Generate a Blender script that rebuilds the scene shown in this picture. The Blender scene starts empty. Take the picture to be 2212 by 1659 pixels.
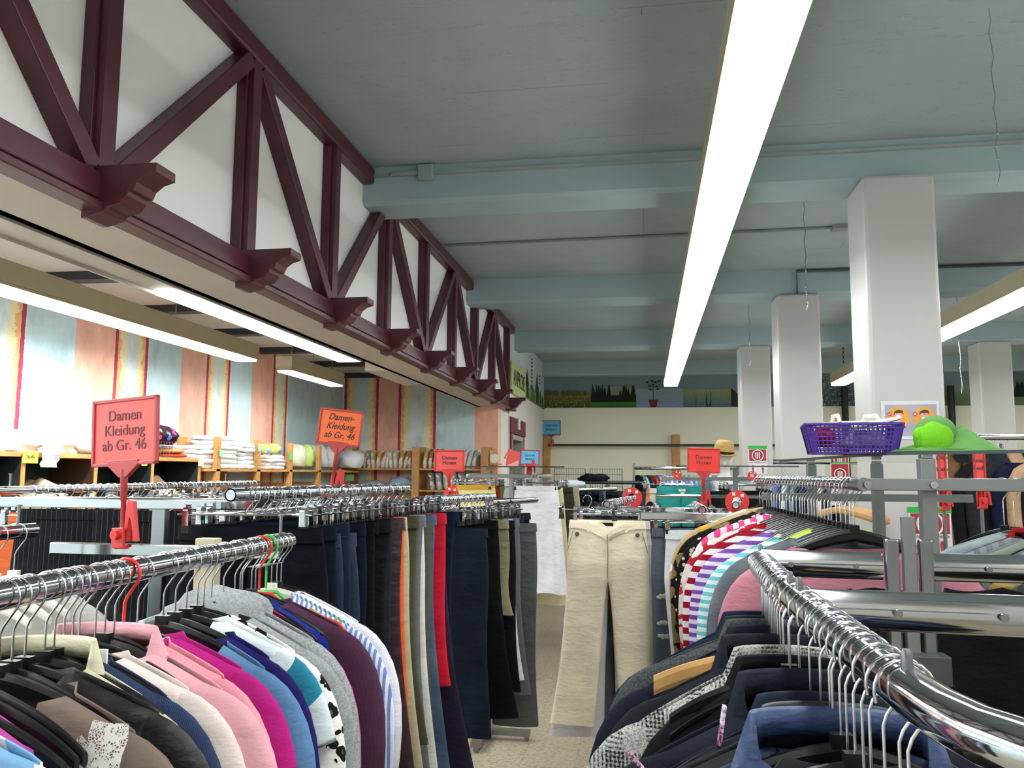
import bpy, math, random
from mathutils import Vector, Matrix
C = bpy.context.scene.collection
S = bpy.context.scene
PI = math.pi

# ---------------------------------------------------------------- camera, world, exposure
FPX = 1788.3; YAW, PITCH, ROLL = 0.1608257, 0.1082744, 0.0065349
_f = Vector((-math.sin(YAW)*math.cos(PITCH), math.cos(YAW)*math.cos(PITCH), math.sin(PITCH)))
_r = Vector((math.cos(YAW), math.sin(YAW), 0)); _u = _r.cross(_f)
_r2 = math.cos(ROLL)*_r + math.sin(ROLL)*_u; _u2 = -math.sin(ROLL)*_r + math.cos(ROLL)*_u
EYE = Vector((0, 0, 1.6))
cd = bpy.data.cameras.new('camera'); cam = bpy.data.objects.new('camera', cd); C.objects.link(cam)
cd.sensor_width = 36; cd.lens = FPX/2212*36; cd.clip_start = 0.05; cd.clip_end = 100
cam.matrix_world = Matrix(((_r2.x, _u2.x, -_f.x, EYE.x), (_r2.y, _u2.y, -_f.y, EYE.y), (_r2.z, _u2.z, -_f.z, EYE.z), (0, 0, 0, 1)))
S.camera = cam
w = bpy.data.worlds.new('world'); S.world = w; w.use_nodes = True
w.node_tree.nodes['Background'].inputs[0].default_value = (0.6, 0.7, 0.8, 1)
w.node_tree.nodes['Background'].inputs[1].default_value = 0.05
S.view_settings.view_transform = 'Standard'; S.view_settings.look = 'None'
S.view_settings.exposure = 0.20; S.view_settings.gamma = 1.0; S.view_settings.use_curve_mapping = False
LAMP = 20.5           # radiance of the fluorescent diffusers

def at(px, py, X=None, Y=None, Z=None):
    """the point of the room seen at a pixel of the 2212x1659 frame, on a plane of the room"""
    d = _f + _r2*((px-1106)/FPX) - _u2*((py-829.5)/FPX)
    if X is not None: k = (X-EYE.x)/d.x
    elif Y is not None: k = (Y-EYE.y)/d.y
    else: k = (Z-EYE.z)/d.z
    return EYE + d*k

# ---------------------------------------------------------------- materials
MATS = {}
def srgb(h):
    if isinstance(h, str):
        h = h.lstrip('#'); v = [int(h[i:i+2], 16)/255 for i in (0, 2, 4)]
    else: v = h
    return tuple((c/12.92 if c <= .04045 else ((c+.055)/1.055)**2.4) for c in v) + (1,)
class NT:
    def __init__(s, name):
        s.m = bpy.data.materials.new(name); s.m.use_nodes = True; s.t = s.m.node_tree
        s.b = s.t.nodes['Principled BSDF']
    def n(s, kind, **kw):
        nd = s.t.nodes.new(kind)
        for k, v in kw.items():
            if k.startswith('_'): setattr(nd, k[1:], v)
            else:
                key = int(k[1:]) if k[0] == 'i' and k[1:].isdigit() else k
                if hasattr(v, 'is_output'): s.t.links.new(v, nd.inputs[key])
                else: nd.inputs[key].default_value = v
        return nd
    def link(s, a, b): s.t.links.new(a, b)
    def coord(s, which='Object', scale=(1, 1, 1), loc=(0, 0, 0), rot=(0, 0, 0)):
        c = s.n('ShaderNodeTexCoord'); m = s.n('ShaderNodeMapping')
        s.link(c.outputs[which], m.inputs['Vector']); m.inputs['Scale'].default_value = scale
        m.inputs['Location'].default_value = loc; m.inputs['Rotation'].default_value = rot
        return m.outputs[0]
    def noise(s, vec, scale=5, detail=3, rough=.5, out='Fac'):
        nd = s.n('ShaderNodeTexNoise', Scale=scale, Detail=detail, Roughness=rough); s.link(vec, nd.inputs['Vector']); return nd.outputs[0 if out == 'Fac' else 1]
    def ramp(s, fac, stops, interp='LINEAR'):
        nd = s.n('ShaderNodeValToRGB'); s.link(fac, nd.inputs[0]); r = nd.color_ramp; r.interpolation = interp
        while len(r.elements) > 1: r.elements.remove(r.elements[-1])
        r.elements[0].position = stops[0][0]; r.elements[0].color = stops[0][1]
        for p, c in stops[1:]:
            e = r.elements.new(p); e.color = c
        return nd
    def mix(s, fac, a, b, mode='MIX'):
        nd = s.t.nodes.new('ShaderNodeMix'); nd.data_type = 'RGBA'; nd.blend_type = mode
        for i, v in ((0, fac), (6, a), (7, b)):
            if hasattr(v, 'is_output'): s.link(v, nd.inputs[i])
            else: nd.inputs[i].default_value = v
        return nd.outputs[2]
    def math(s, op, a, b=0.0):
        nd = s.t.nodes.new('ShaderNodeMath'); nd.operation = op
        for i, v in ((0, a), (1, b)):
            if hasattr(v, 'is_output'): s.link(v, nd.inputs[i])
            else: nd.inputs[i].default_value = v
        return nd.outputs[0]
    def bump(s, h, strength=.3, dist=.01):
        nd = s.n('ShaderNodeBump', Strength=strength, Distance=dist); s.link(h, nd.inputs['Height']); s.link(nd.outputs[0], s.b.inputs['Normal'])
    def col(s, c):
        if hasattr(c, 'is_output'): s.link(c, s.b.inputs['Base Color'])
        else: s.b.inputs['Base Color'].default_value = c

def plain(name, c, rough=.6, metal=0, var=.06, bump=0, bscale=200, spec=None, emit=0):
    key = ('plain', name)
    if key in MATS: return MATS[key]
    t = NT(name); c = srgb(c); v = t.coord()
    n = t.noise(v, 7, 4)
    d = tuple(x*(1-var*2) for x in c[:3])+(1,); l = tuple(min(1, x*(1+var)) for x in c[:3])+(1,)
    t.col(t.ramp(n, [(.3, d), (.7, l)]).outputs[0])
    t.b.inputs['Roughness'].default_value = rough; t.b.inputs['Metallic'].default_value = metal
    if spec is not None: t.b.inputs['Specular IOR Level'].default_value = spec
    if bump: t.bump(t.noise(v, bscale, 3), bump, .002)
    if emit:
        t.b.inputs['Emission Color'].default_value = c; t.b.inputs['Emission Strength'].default_value = emit
    MATS[key] = t.m; return t.m

def fabric(c, pat=None, c2='#ffffff', s=1.0, rough=.9, sheen=0.0, c3=None):
    """woven or knitted cloth; pat: stripe_h, stripe_v, dots, leopard, check, denim, knit, satin, floral, camo"""
    key = ('fab', c, pat, c2, s, rough, c3)
    if key in MATS: return MATS[key]
    t = NT('cloth_'+(pat or 'plain')); a = srgb(c); b = srgb(c2); v = t.coord()
    def shade(x, k): return tuple(min(1, max(0, q*k)) for q in x[:3])+(1,)
    n = t.noise(v, 6, 3); base = t.ramp(n, [(.3, shade(a, .86)), (.7, shade(a, 1.08))]).outputs[0]
    fine = t.noise(v, 420, 2)
    if pat == 'stripe_h' or pat == 'stripe_v':
        sx = t.n('ShaderNodeSeparateXYZ'); t.link(v, sx.inputs[0])
        q = t.math('MULTIPLY', sx.outputs[2 if pat == 'stripe_h' else 0], 28*s)
        q = t.math('ADD', q, t.math('MULTIPLY', t.noise(v, 3, 2), .8)); q = t.math('FRACT', q)
        base = t.mix(t.math('GREATER_THAN', q, .5), base, b)
    elif pat == 'dots':
        vo = t.n('ShaderNodeTexVoronoi', Scale=38*s); t.link(v, vo.inputs['Vector'])
        base = t.mix(t.math('LESS_THAN', vo.outputs['Distance'], .30), base, b)
    elif pat == 'leopard':
        vo = t.n('ShaderNodeTexVoronoi', Scale=30*s); t.link(t.mix(.04, v, t.noise(v, 30, 2, out='Color')), vo.inputs['Vector'])
        r = t.ramp(vo.outputs['Distance'], [(0, (.5, .5, .5, 1)), (.14, (1, 1, 1, 1)), (.42, (0, 0, 0, 1))], 'CONSTANT')
        r2 = t.ramp(vo.outputs['Distance'], [(0, (.10, .09, .07, 1)), (.17, (.012, .011, .010, 1)), (.43, a)], 'CONSTANT')
        base = r2.outputs[0]
    elif pat == 'check':
        sx = t.n('ShaderNodeSeparateXYZ'); t.link(v, sx.inputs[0])
        w1 = t.math('FRACT', t.math('MULTIPLY', sx.outputs[0], 90*s)); w2 = t.math('FRACT', t.math('MULTIPLY', sx.outputs[2], 90*s))
        f1 = t.math('GREATER_THAN', w1, .5); f2 = t.math('GREATER_THAN', w2, .5)
        big = t.math('GREATER_THAN', t.math('FRACT', t.math('MULTIPLY', sx.outputs[2], 9*s)), .55)
        big2 = t.math('GREATER_THAN', t.math('FRACT', t.math('MULTIPLY', sx.outputs[0], 9*s)), .55)
        m = t.math('MULTIPLY', t.math('ADD', t.math('MULTIPLY', f1, big), t.math('MULTIPLY', f2, big2)), .5)
        m = t.math('ADD', m, t.math('MULTIPLY', t.math('GREATER_THAN', t.noise(v, 330, 1), .52), .45))
        base = t.mix(t.math('MINIMUM', m, 1), a, b)
    elif pat == 'denim':
        sv = t.coord(scale=(900, 900, 250)); f2 = t.noise(sv, 1, 2)
        wear = t.noise(t.coord(scale=(3, 3, 1.4)), 2.2, 3)
        base = t.mix(t.ramp(wear, [(.45, (0, 0, 0, 1)), (.85, (.75, .75, .75, 1))]).outputs[0], base, b)
        base = t.mix(.25, base, t.mix(f2, shade(a, .6), shade(a, 1.5)))
    elif pat == 'floral':
        vo = t.n('ShaderNodeTexVoronoi', Scale=16*s); t.link(v, vo.inputs['Vector'])
        cc = t.ramp(t.noise(v, 7, 0), [(.3, srgb(c3 or c2)), (.5, b), (.62, srgb('#d8a830'))], 'CONSTANT').outputs[0]
        base = t.mix(t.math('LESS_THAN', vo.outputs['Distance'], .34), base, cc)
    elif pat == 'camo':
        base = t.mix(t.math('GREATER_THAN', t.noise(v, 22*s, 2), .52), base, b)
    elif pat == 'pin':
        sx = t.n('ShaderNodeSeparateXYZ'); t.link(v, sx.inputs[0])
        q = t.math('FRACT', t.math('MULTIPLY', sx.outputs[0], 55*s)); base = t.mix(t.math('GREATER_THAN', q, .93), base, b)
    elif pat == 'knit':
        wv = t.n('ShaderNodeTexWave', Scale=120*s); t.link(v, wv.inputs['Vector']); fine = wv.outputs['Fac']
    elif pat == 'marl':
        base = t.mix(t.math('GREATER_THAN', t.noise(v, 260*s, 2), .5), a, b)
    t.col(base); t.b.inputs['Roughness'].default_value = rough
    t.b.inputs['Specular IOR Level'].default_value = .12 if rough > .6 else .4
    wr = t.noise(t.coord(scale=(1, 1, 2.6), rot=(0, .35, 0)), 7.5, 4, .55)
    b1 = t.n('ShaderNodeBump', Strength=.75, Distance=.014); t.link(wr, b1.inputs['Height'])
    b2 = t.n('ShaderNodeBump', Strength=.25 if pat != 'knit' else .5, Distance=.0015); t.link(fine, b2.inputs['Height']); t.link(b1.outputs[0], b2.inputs['Normal'])
    t.link(b2.outputs[0], t.b.inputs['Normal'])
    MATS[key] = t.m; return t.m

CHROME = plain('chrome', '#b9babd', .10, 1, .03)
STEEL = plain('brushed_steel', '#8f9194', .30, 1, .04)
WIRE = plain('hook_wire', '#c3c6c9', .22, 1, .03)
GREY_MET = plain('grey_painted_metal', '#858787', .38, .55, .03)
BLACKP = plain('black_plastic', '#0e0e10', .36, 0, .1, spec=.35)
RUBBER = plain('black_rubber', '#131313', .7)
WHITEP = plain('white_plastic', '#dddbd0', .35)
REDP = plain('red_plastic', '#c32f2e', .35, 0, .04)
DARKRED = plain('dark_red_plastic', '#a83a3c', .35, 0, .04)
PINE = plain('pine_wood', '#c08c4c', .5, 0, .14)
CREAM = plain('cream_metal', '#cfc6a5', .5)
WOODH = plain('hanger_wood', '#c7995c', .4, 0, .12)

# ---------------------------------------------------------------- mesh helpers
class MB:
    def __init__(s): s.v = []; s.f = []; s.sm = []; s.mi = []
    def add(s, vs, fs, smooth=False, mi=0):
        o = len(s.v); s.v += [tuple(p) for p in vs]
        for f in fs: s.f.append(tuple(i+o for i in f)); s.sm.append(smooth); s.mi.append(mi)
    def box(s, x0, x1, y0, y1, z0, z1, mi=0, rot=None, org=(0, 0, 0)):
        vs = [Vector((x, y, z)) for x in (x0, x1) for y in (y0, y1) for z in (z0, z1)]
        if rot is not None: vs = [rot @ p + Vector(org) for p in vs]
        s.add(vs, [(0, 1, 3, 2), (4, 6, 7, 5), (0, 4, 5, 1), (2, 3, 7, 6), (0, 2, 6, 4), (1, 5, 7, 3)], False, mi)
    def beam(s, a, b, w, h, up=(0, 0, 1), mi=0):
        a = Vector(a); b = Vector(b); d = (b-a).normalized(); up = Vector(up)
        r = d.cross(up).normalized(); u = r.cross(d)
        vs = [p+r*i*w/2+u*j*h/2 for p in (a, b) for i, j in ((-1, -1), (1, -1), (1, 1), (-1, 1))]
        s.add(vs, [(3, 2, 1, 0), (4, 5, 6, 7), (0, 1, 5, 4), (1, 2, 6, 5), (2, 3, 7, 6), (3, 0, 4, 7)], False, mi)
    def tube(s, pts, r, n=10, cap=True, mi=0, flat=1.0):
        pts = [Vector(p) for p in pts]; rr = r if isinstance(r, (list, tuple)) else [r]*len(pts)
        t0 = (pts[1]-pts[0]).normalized(); ref = Vector((0, 0, 1)) if abs(t0.z) < .9 else Vector((0, 1, 0))
        u = (ref - t0*ref.dot(t0)).normalized(); vs = []
        for i, p in enumerate(pts):
            t = (pts[min(i+1, len(pts)-1)]-pts[max(i-1, 0)]).normalized()
            u = (u - t*u.dot(t)).normalized(); v = t.cross(u)
            for k in range(n):
                a = 2*PI*k/n; vs.append(p+(u*math.cos(a)+v*math.sin(a)*flat)*rr[i])
        fs = [(i*n+k, i*n+(k+1) % n, (i+1)*n+(k+1) % n, (i+1)*n+k) for i in range(len(pts)-1) for k in range(n)]
        s.add(vs, fs, True, mi)
        if cap: s.add(vs[:n], [tuple(range(n))[::-1]], False, mi); s.add(vs[-n:], [tuple(range(n))], False, mi)
    def prism(s, poly, vec, mi=0):
        """poly: closed list of 3D points, extruded by vec"""
        n = len(poly); a = [Vector(p) for p in poly]; b = [p+Vector(vec) for p in a]
        s.add(a+b, [tuple(range(n))[::-1], tuple(range(n, 2*n))]+[(i, (i+1) % n, n+(i+1) % n, n+i) for i in range(n)], False, mi)
    def rings(s, rings, cap0=True, cap1=True, closed=True, mi=0, smooth=True):
        n = len(rings[0]); vs = [p for r in rings for p in r]; fs = []
        for i in range(len(rings)-1):
            for k in range(n if closed else n-1):
                fs.append((i*n+k, i*n+(k+1) % n, (i+1)*n+(k+1) % n, (i+1)*n+k))
        s.add(vs, fs, smooth, mi)
        if cap0: s.add(rings[0], [tuple(range(n))[::-1]], False, mi)
        if cap1: s.add(rings[-1], [tuple(range(n))], False, mi)
    def disc(s, c, ax, r, h, n=20, mi=0):
        c = Vector(c); ax = Vector(ax).normalized(); s.tube([c, c+ax*h], r, n, True, mi)
    def sphere(s, c, rx, ry, rz, n=14, m=9, mi=0, f=None):
        vs = []
        for i in range(m+1):
            for k in range(n):
                th = PI*i/m; ph = 2*PI*k/n; p = Vector((math.sin(th)*math.cos(ph), math.sin(th)*math.sin(ph), math.cos(th)))
                g = f(p) if f else 1
                vs.append((c[0]+p.x*rx*g, c[1]+p.y*ry*g, c[2]+p.z*rz*g))
        s.add(vs, [(i*n+k, (i+1)*n+k, (i+1)*n+(k+1) % n, i*n+(k+1) % n) for i in range(m) for k in range(n)], True, mi)
    def mesh(s, name, mats):
        me = bpy.data.meshes.new(name); me.from_pydata(s.v, [], s.f)
        for m in (mats if isinstance(mats, (list, tuple)) else [mats]): me.materials.append(m)
        me.polygons.foreach_set('use_smooth', s.sm); me.polygons.foreach_set('material_index', s.mi); me.update(); return me
    def build(s, name, mats, parent=None, loc=None, rot=None, bevel=0, **tags):
        o = bpy.data.objects.new(name, s.mesh(name, mats)); C.objects.link(o)
        if parent is not None: o.parent = parent
        if loc is not None: o.location = loc
        if rot is not None: o.rotation_euler = rot
        if bevel:
            b = o.modifiers.new('bevel', 'BEVEL'); b.width = bevel; b.segments = 2; b.limit_method = 'ANGLE'; b.angle_limit = .6
        for k, v in tags.items(): o[k] = v
        return o
def empty(name, loc=(0, 0, 0), rot=(0, 0, 0), **tags):
    o = bpy.data.objects.new(name, None); C.objects.link(o); o.location = loc; o.rotation_euler = rot; o.empty_display_size = .05
    for k, v in tags.items(): o[k] = v
    return o
def T(label, category, group=None):
    d = {'label': label, 'category': category}
    if group: d['group'] = group
    return d
def ST(): return {'kind': 'structure'}
def copy_tree(o, parent=None):
    c = o.copy(); C.objects.link(c)
    if parent is not None: c.parent = parent
    for ch in list(o.children): copy_tree(ch, c)
    return c
def text(name, body, size, mat, parent, loc, rot, align='CENTER', shear=0, extrude=.0006, sx=1):
    cu = bpy.data.curves.new(name, 'FONT'); cu.body = body; cu.size = size; cu.align_x = align; cu.align_y = 'CENTER'
    cu.extrude = extrude; cu.shear = shear; cu.space_line = .95
    tmp = bpy.data.objects.new(name, cu); C.objects.link(tmp)
    dg = bpy.context.evaluated_depsgraph_get(); me = bpy.data.meshes.new_from_object(tmp.evaluated_get(dg))
    bpy.data.objects.remove(tmp); me.materials.clear(); me.materials.append(mat)
    o = bpy.data.objects.new(name, me); C.objects.link(o); o.parent = parent; o.location = loc; o.rotation_euler = rot; o.scale = (sx, 1, 1)
    return o

# ---------------------------------------------------------------- the room
CEIL = 3.42; XW = -1.66; XL = -3.52; YB = 13.55; YL = 9.25; XR = 7.6; YN = -2.6
def wallmat(name, c, rough=.75, dirt=.05):
    t = NT(name); v = t.coord(); n = t.noise(v, 1.3, 6, .6); a = srgb(c)
    t.col(t.ramp(n, [(.3, tuple(x*(1-2*dirt) for x in a[:3])+(1,)), (.65, a)]).outputs[0]); t.b.inputs['Roughness'].default_value = rough
    t.bump(t.noise(v, 60, 4), .12, .003); return t.m
WHITE = wallmat('white_wall_paint', '#dcdad2', .8)
COLW = wallmat('column_paint', '#bdbcb9', .42, .02)
BLUEGREY = wallmat('pale_blue_paint', '#778f95', .8)
INFILL = wallmat('truss_infill', '#e8e9e4', .8, .02)
SOFFIT = wallmat('soffit_paint', '#d2c9bd', .7)

# floor: terrazzo tiles
t = NT('terrazzo_tiles'); v = t.coord(loc=(.11, .06, 0))
br = t.n('ShaderNodeTexBrick', Scale=1.0); br.offset = 0; br.inputs['Brick Width'].default_value = .3; br.inputs['Row Height'].default_value = .3
br.inputs['Mortar Size'].default_value = .0022; br.inputs['Mortar Smooth'].default_value = .1
br.inputs['Color1'].default_value = srgb('#8f8470'); br.inputs['Color2'].default_value = srgb('#9c917c'); br.inputs['Mortar'].default_value = srgb('#5d5344')
t.link(v, br.inputs['Vector'])
sp = t.ramp(t.noise(v, 38, 3, .7), [(.40, srgb('#73634c')), (.47, srgb('#988c76')), (.60, srgb('#ada28c'))]).outputs[0]
sp2 = t.mix(t.math('LESS_THAN', t.noise(v, 70, 2), .36), sp, srgb('#5f5442'))
t.col(t.mix(.55, br.outputs['Color'], sp2, 'MIX')); t.b.inputs['Roughness'].default_value = .33
m = MB(); m.box(XL-.2, XR, YN, YB+.3, -.12, 0); m.build('floor', t.m, **ST())

# ceiling: painted concrete with faint shuttering joints across the room
t = NT('ceiling_paint'); v = t.coord()
br = t.n('ShaderNodeTexBrick', Scale=1.0); br.inputs['Brick Width'].default_value = 3.1; br.inputs['Row Height'].default_value = .62
br.inputs['Mortar Size'].default_value = .003; br.inputs['Color1'].default_value = (1, 1, 1, 1); br.inputs['Color2'].default_value = (.97, .97, .97, 1); br.inputs['Mortar'].default_value = (.62, .62, .62, 1)
t.link(v, br.inputs['Vector'])
n = t.ramp(t.noise(v, .9, 6, .6), [(.3, srgb('#98a6aa')), (.7, srgb('#a9b5b8'))]).outputs[0]
crack = t.noise(t.coord(scale=(.6, 3, 1)), 2.2, 5, .65); cr = t.math('LESS_THAN', t.math('ABSOLUTE', t.math('SUBTRACT', crack, .5)), .0022)
c = t.mix(t.math('MULTIPLY', t.math('GREATER_THAN', t.noise(v, 1.1, 1), .55), .8), n, t.mix(1, n, br.outputs['Color'], 'MULTIPLY'))
t.col(t.mix(t.math('MULTIPLY', cr, .45), c, srgb('#6c706e'))); t.b.inputs['Roughness'].default_value = .85
m = MB(); m.box(XW-.3, XR, YN, YB+.3, CEIL, CEIL+.2); m.build('ceiling', t.m, **ST())
BEAMM = wallmat('beam_paint', '#9fb6bb', .75)
for i, y in enumerate((-1.2, 1.68, 4.6, 7.5, 10.4, 13.3)):
    m = MB(); c = .025; z0 = 3.19; y1 = y+(.31 if y < 13 else .25)
    m.prism([(XW, y, CEIL), (XW, y, z0+c), (XW, y+c, z0), (XW, y1-c, z0), (XW, y1, z0+c), (XW, y1, CEIL)], (XR-XW, 0, 0))
    m.build('ceiling_beam', BEAMM, **ST())

# back wall: cream below, blue above, with the painted band between
m = MB(); m.box(XW-.2, XR, YB, YB+.2, 0, 2.685); wb = m.build('wall_back', wallmat('cream_wall_paint', '#f0efd8', .8, .02), **ST())
m = MB(); m.box(XW-.2, XR, YB-.02, YB+.2, 2.685, CEIL); m.build('upper_wall', BLUEGREY, wb)
m = MB(); m.box(XR, XR+.2, YN, YB+.3, 0, CEIL); m.build('wall_right', WHITE, **ST())
m = MB(); m.box(XL-.2, XR+.2, YN-.2, YN, 0, CEIL); m.build('wall_front', WHITE, **ST())
# side wall beyond the truss
UPW = wallmat('pale_wall_paint', '#c3cfcd', .8)
m = MB(); m.box(XW-.2, XW, 11.10, YB, 0, 2.66); m.box(XW-.2, XW, YL+.2, 10.08, 0, 2.66); m.box(XW-.2, XW, 10.08, 11.10, 2.12, 2.66)
ws = m.build('wall_side', WHITE, **ST())
m = MB(); m.box(XW-.2, XW, 9.97, YB, 2.66, CEIL); m.build('upper_wall', UPW, ws)
m = MB()
for k in range(7): m.box(XW-.01, XW+.006, 12.0, 12.09, 3.28-k*.055, 3.305-k*.055)
for k in range(3): m.box(XW-.01, XW+.006, 12.9, 12.98, 3.13-k*.055, 3.155-k*.055)
m.build('vent_slots', plain('vent_dark', '#16181a', .8), ws)
# painted doorway with a dark opening and a red surround
DOORR = plain('door_frame_paint', '#6d2029', .5)
m = MB(); m.box(XW-.17, XW-.13, 10.08, 11.10, 0, 2.12); d = m.build('door_1', plain('dark_door', '#3c3a38', .5), **ST())
m = MB(); m.box(XW-.13, XW+.025, 10.0, 10.12, 0, 2.13); m.box(XW-.13, XW+.025, 11.06, 11.18, 0, 2.13); m.box(XW-.13, XW+.035, 9.97, 11.21, 2.1, 2.3)
m.build('door_frame', DOORR, d)
m = MB(); m.box(XW-.12, XW+.028, 10.12, 10.17, 0, 2.05); m.box(XW-.12, XW+.028, 11.01, 11.06, 0, 2.05); m.box(XW-.12, XW+.028, 10.12, 11.06, 2.03, 2.09)
m.build('inner_frame', plain('door_inner_frame', '#a6a19b', .5), d)
m = MB(); m.box(XW+.03, XW+.05, 10.5, 10.62, 2.17, 2.32); m.build('keystone', WHITE, d)
m = MB(); m.box(XW, XW+.015, 9.93, 9.98, 0, 2.36); m.build('trim_1', WHITE, **ST())

# left bay: striped watercolour wall
def stripewall(name, axis, pos0, pos1, bands, flames):
    """bands: (start, kind); flames: (pos, direction)"""
    t = NT(name); c = t.n('ShaderNodeTexCoord'); sx = t.n('ShaderNodeSeparateXYZ'); t.link(c.outputs['Object'], sx.inputs[0])
    p = sx.outputs[axis]; v = c.outputs['Object']
    def norm(q): return t.math('DIVIDE', t.math('SUBTRACT', q, pos0), pos1-pos0)
    BL, OR, LB = srgb('#c6dfe4'), srgb('#efb69e'), srgb('#d8e6e8')
    kinds = {'b': BL, 'o': OR, 'l': LB}
    p1 = t.math('ADD', p, t.math('MULTIPLY', t.math('SUBTRACT', t.noise(v, 9, 2), .5), .01))
    base = t.ramp(norm(p1), [(max(0, (b-pos0)/(pos1-pos0)), kinds[k]) for b, k in bands], 'CONSTANT').outputs[0]
    # watercolour washes
    w1 = t.noise(t.coord(scale=(2.2, 2.2, 1.2)), 1.6, 5, .62); w2 = t.noise(t.coord(scale=(5, 5, 2.4), loc=(3, 1, 7)), 1.5, 5, .65)
    base = t.mix(t.ramp(w1, [(.45, (0, 0, 0, 1)), (.72, (.75, .75, .75, 1))]).outputs[0], base, t.mix(1, base, srgb('#d9e8ea'), 'MULTIPLY'))
    base = t.mix(t.ramp(w2, [(.52, (0, 0, 0, 1)), (.70, (.30, .30, .30, 1))]).outputs[0], base, t.mix(1, base, srgb('#b0978f'), 'MULTIPLY'))
    base = t.mix(t.ramp(w2, [(.30, (.6, .6, .6, 1)), (.43, (0, 0, 0, 1))]).outputs[0], base, t.mix(.45, base, srgb('#f6efe0')))
    dis = t.math('MULTIPLY', t.math('SUBTRACT', t.noise(t.coord(scale=(1, 1, 1)), 24, 4, .65), .5), .16)
    sm = t.math('MULTIPLY', dis, .12)
    for pos, dr in flames:
        rel = t.math('MULTIPLY', t.math('SUBTRACT', p, pos), dr)   # 0 at crimson line, grows into the flames
        d1 = t.math('ADD', rel, dis); d2 = t.math('ADD', rel, sm)
        f_y = t.math('MULTIPLY', t.math('GREATER_THAN', rel, 0), t.math('LESS_THAN', d1, .125))
        f_o = t.math('MULTIPLY', t.math('GREATER_THAN', rel, 0), t.math('LESS_THAN', t.math('ADD', rel, t.math('MULTIPLY', dis, .8)), .062))
        f_c = t.math('MULTIPLY', t.math('GREATER_THAN', d2, -.005), t.math('LESS_THAN', d2, .028))
        base = t.mix(t.math('MULTIPLY', f_y, .8), base, srgb('#f0dc9c'))
        base = t.mix(t.math('MULTIPLY', f_o, .8), base, srgb('#e8a060'))
        base = t.mix(f_c, base, srgb('#a83350'))
    t.col(base); t.b.inputs['Roughness'].default_value = .75; t.bump(t.noise(v, 40, 3), .1, .003)
    return t.m
bands = [(-2.6, 'l'), (4.19, 'b'), (4.60, 'o'), (5.02, 'l'), (5.385, 'b'), (5.80, 'o'), (6.20, 'l'), (6.575, 'b'), (6.95, 'o'), (7.42, 'l'), (7.73, 'b')]
fl = [(4.19, -1), (5.02, 1), (5.385, -1), (6.20, 1), (6.575, -1), (7.42, 1), (7.73, -1)]
m = MB(); m.box(XL-.2, XL, YN, YL+.2, 0, 2.74)
m.build('wall_left', stripewall('striped_wall_paint', 1, YN, YL, bands, fl), **ST())
bands = [(XL-.1, 'l'), (-3.08, 'o'), (-2.83, 'l'), (-2.39, 'b'), (-1.93, 'o')]
fl = [(-3.49, 1), (-3.08, -1), (-2.83, 1), (-2.39, -1)]
m = MB(); m.box(XL-.1, XW, YL, YL+.2, 0, 2.4)
m.box(XL-.1, XW-.2, YL, YL+.2, 2.4, 2.74)
m.build('wall_bay_end', stripewall('striped_end_wall_paint', 0, XL-.1, XW, bands, fl), **ST())
t = NT('bay_ceiling_paint'); v = t.coord()
t.col(t.ramp(t.noise(v, 1.1, 5), [(.3, srgb('#b7b1a6')), (.7, srgb('#cbc6bc'))]).outputs[0]); t.b.inputs['Roughness'].default_value = .8
m = MB(); m.box(XL-.2, XW-.2, YN, YL+.2, 2.74, 2.9); m.build('ceiling_bay', t.m, **ST())
for i, y in enumerate((2.25, 3.22, 4.19, 5.14, 6.08, 7.05, 8.02, 9.0)):
    m = MB(); m.box(XL, XW-.2, y, y+.10, 2.69, 2.74); m.box(XL, XW-.2, y+.10, y+.16, 2.715, 2.74)
    m.build('ceiling_slat', plain('dark_slat', '#2b2b2e', .6), **ST())

# truss wall
m = MB(); m.box(XW-.2, XW, YN, 9.97, 2.40, CEIL); tw = m.build('wall_truss', INFILL, **ST())
m = MB(); m.box(XW-.235, XW+.028, YN, YL, 2.36, 2.40); m.box(XW-.235, XW-.2, YN, YL, 2.36, 2.74); m.box(XW-.2, XW+.028, YL, 9.97, 2.36, 2.4)
m.box(-2.06, XW-.23, 5.86, 6.88, 2.355, 2.74); m.build('soffit', SOFFIT, tw)
TIM = plain('oxblood_timber_paint', '#51202a', .42, 0, .1)
truss = empty('timber_truss', (XW, 0, 2.4), **T('long dark red timber truss along the top of the white wall panel', 'truss'))
def ty(z): return z-2.4
m = MB(); m.box(.001, .10, YN, 9.97, ty(2.36), ty(2.385)); m.box(.001, .075, YN, 9.97, ty(2.385), ty(2.395)); m.box(.001, .085, YN, 9.97, ty(2.395), ty(2.475))
m.build('bottom_chord', TIM, truss, bevel=.004)
for y0, y1 in ((YN, -1.2), (-.89, 1.68), (1.99, 4.6), (4.91, 7.5), (7.81, 9.97)):
    m = MB(); m.box(.001, .075, y0, y1, ty(3.315), ty(3.41)); m.build('top_chord', TIM, truss, bevel=.012)
P = [1.25+.927*k for k in range(-4, 10)]; P[-1] = 9.62
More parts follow.
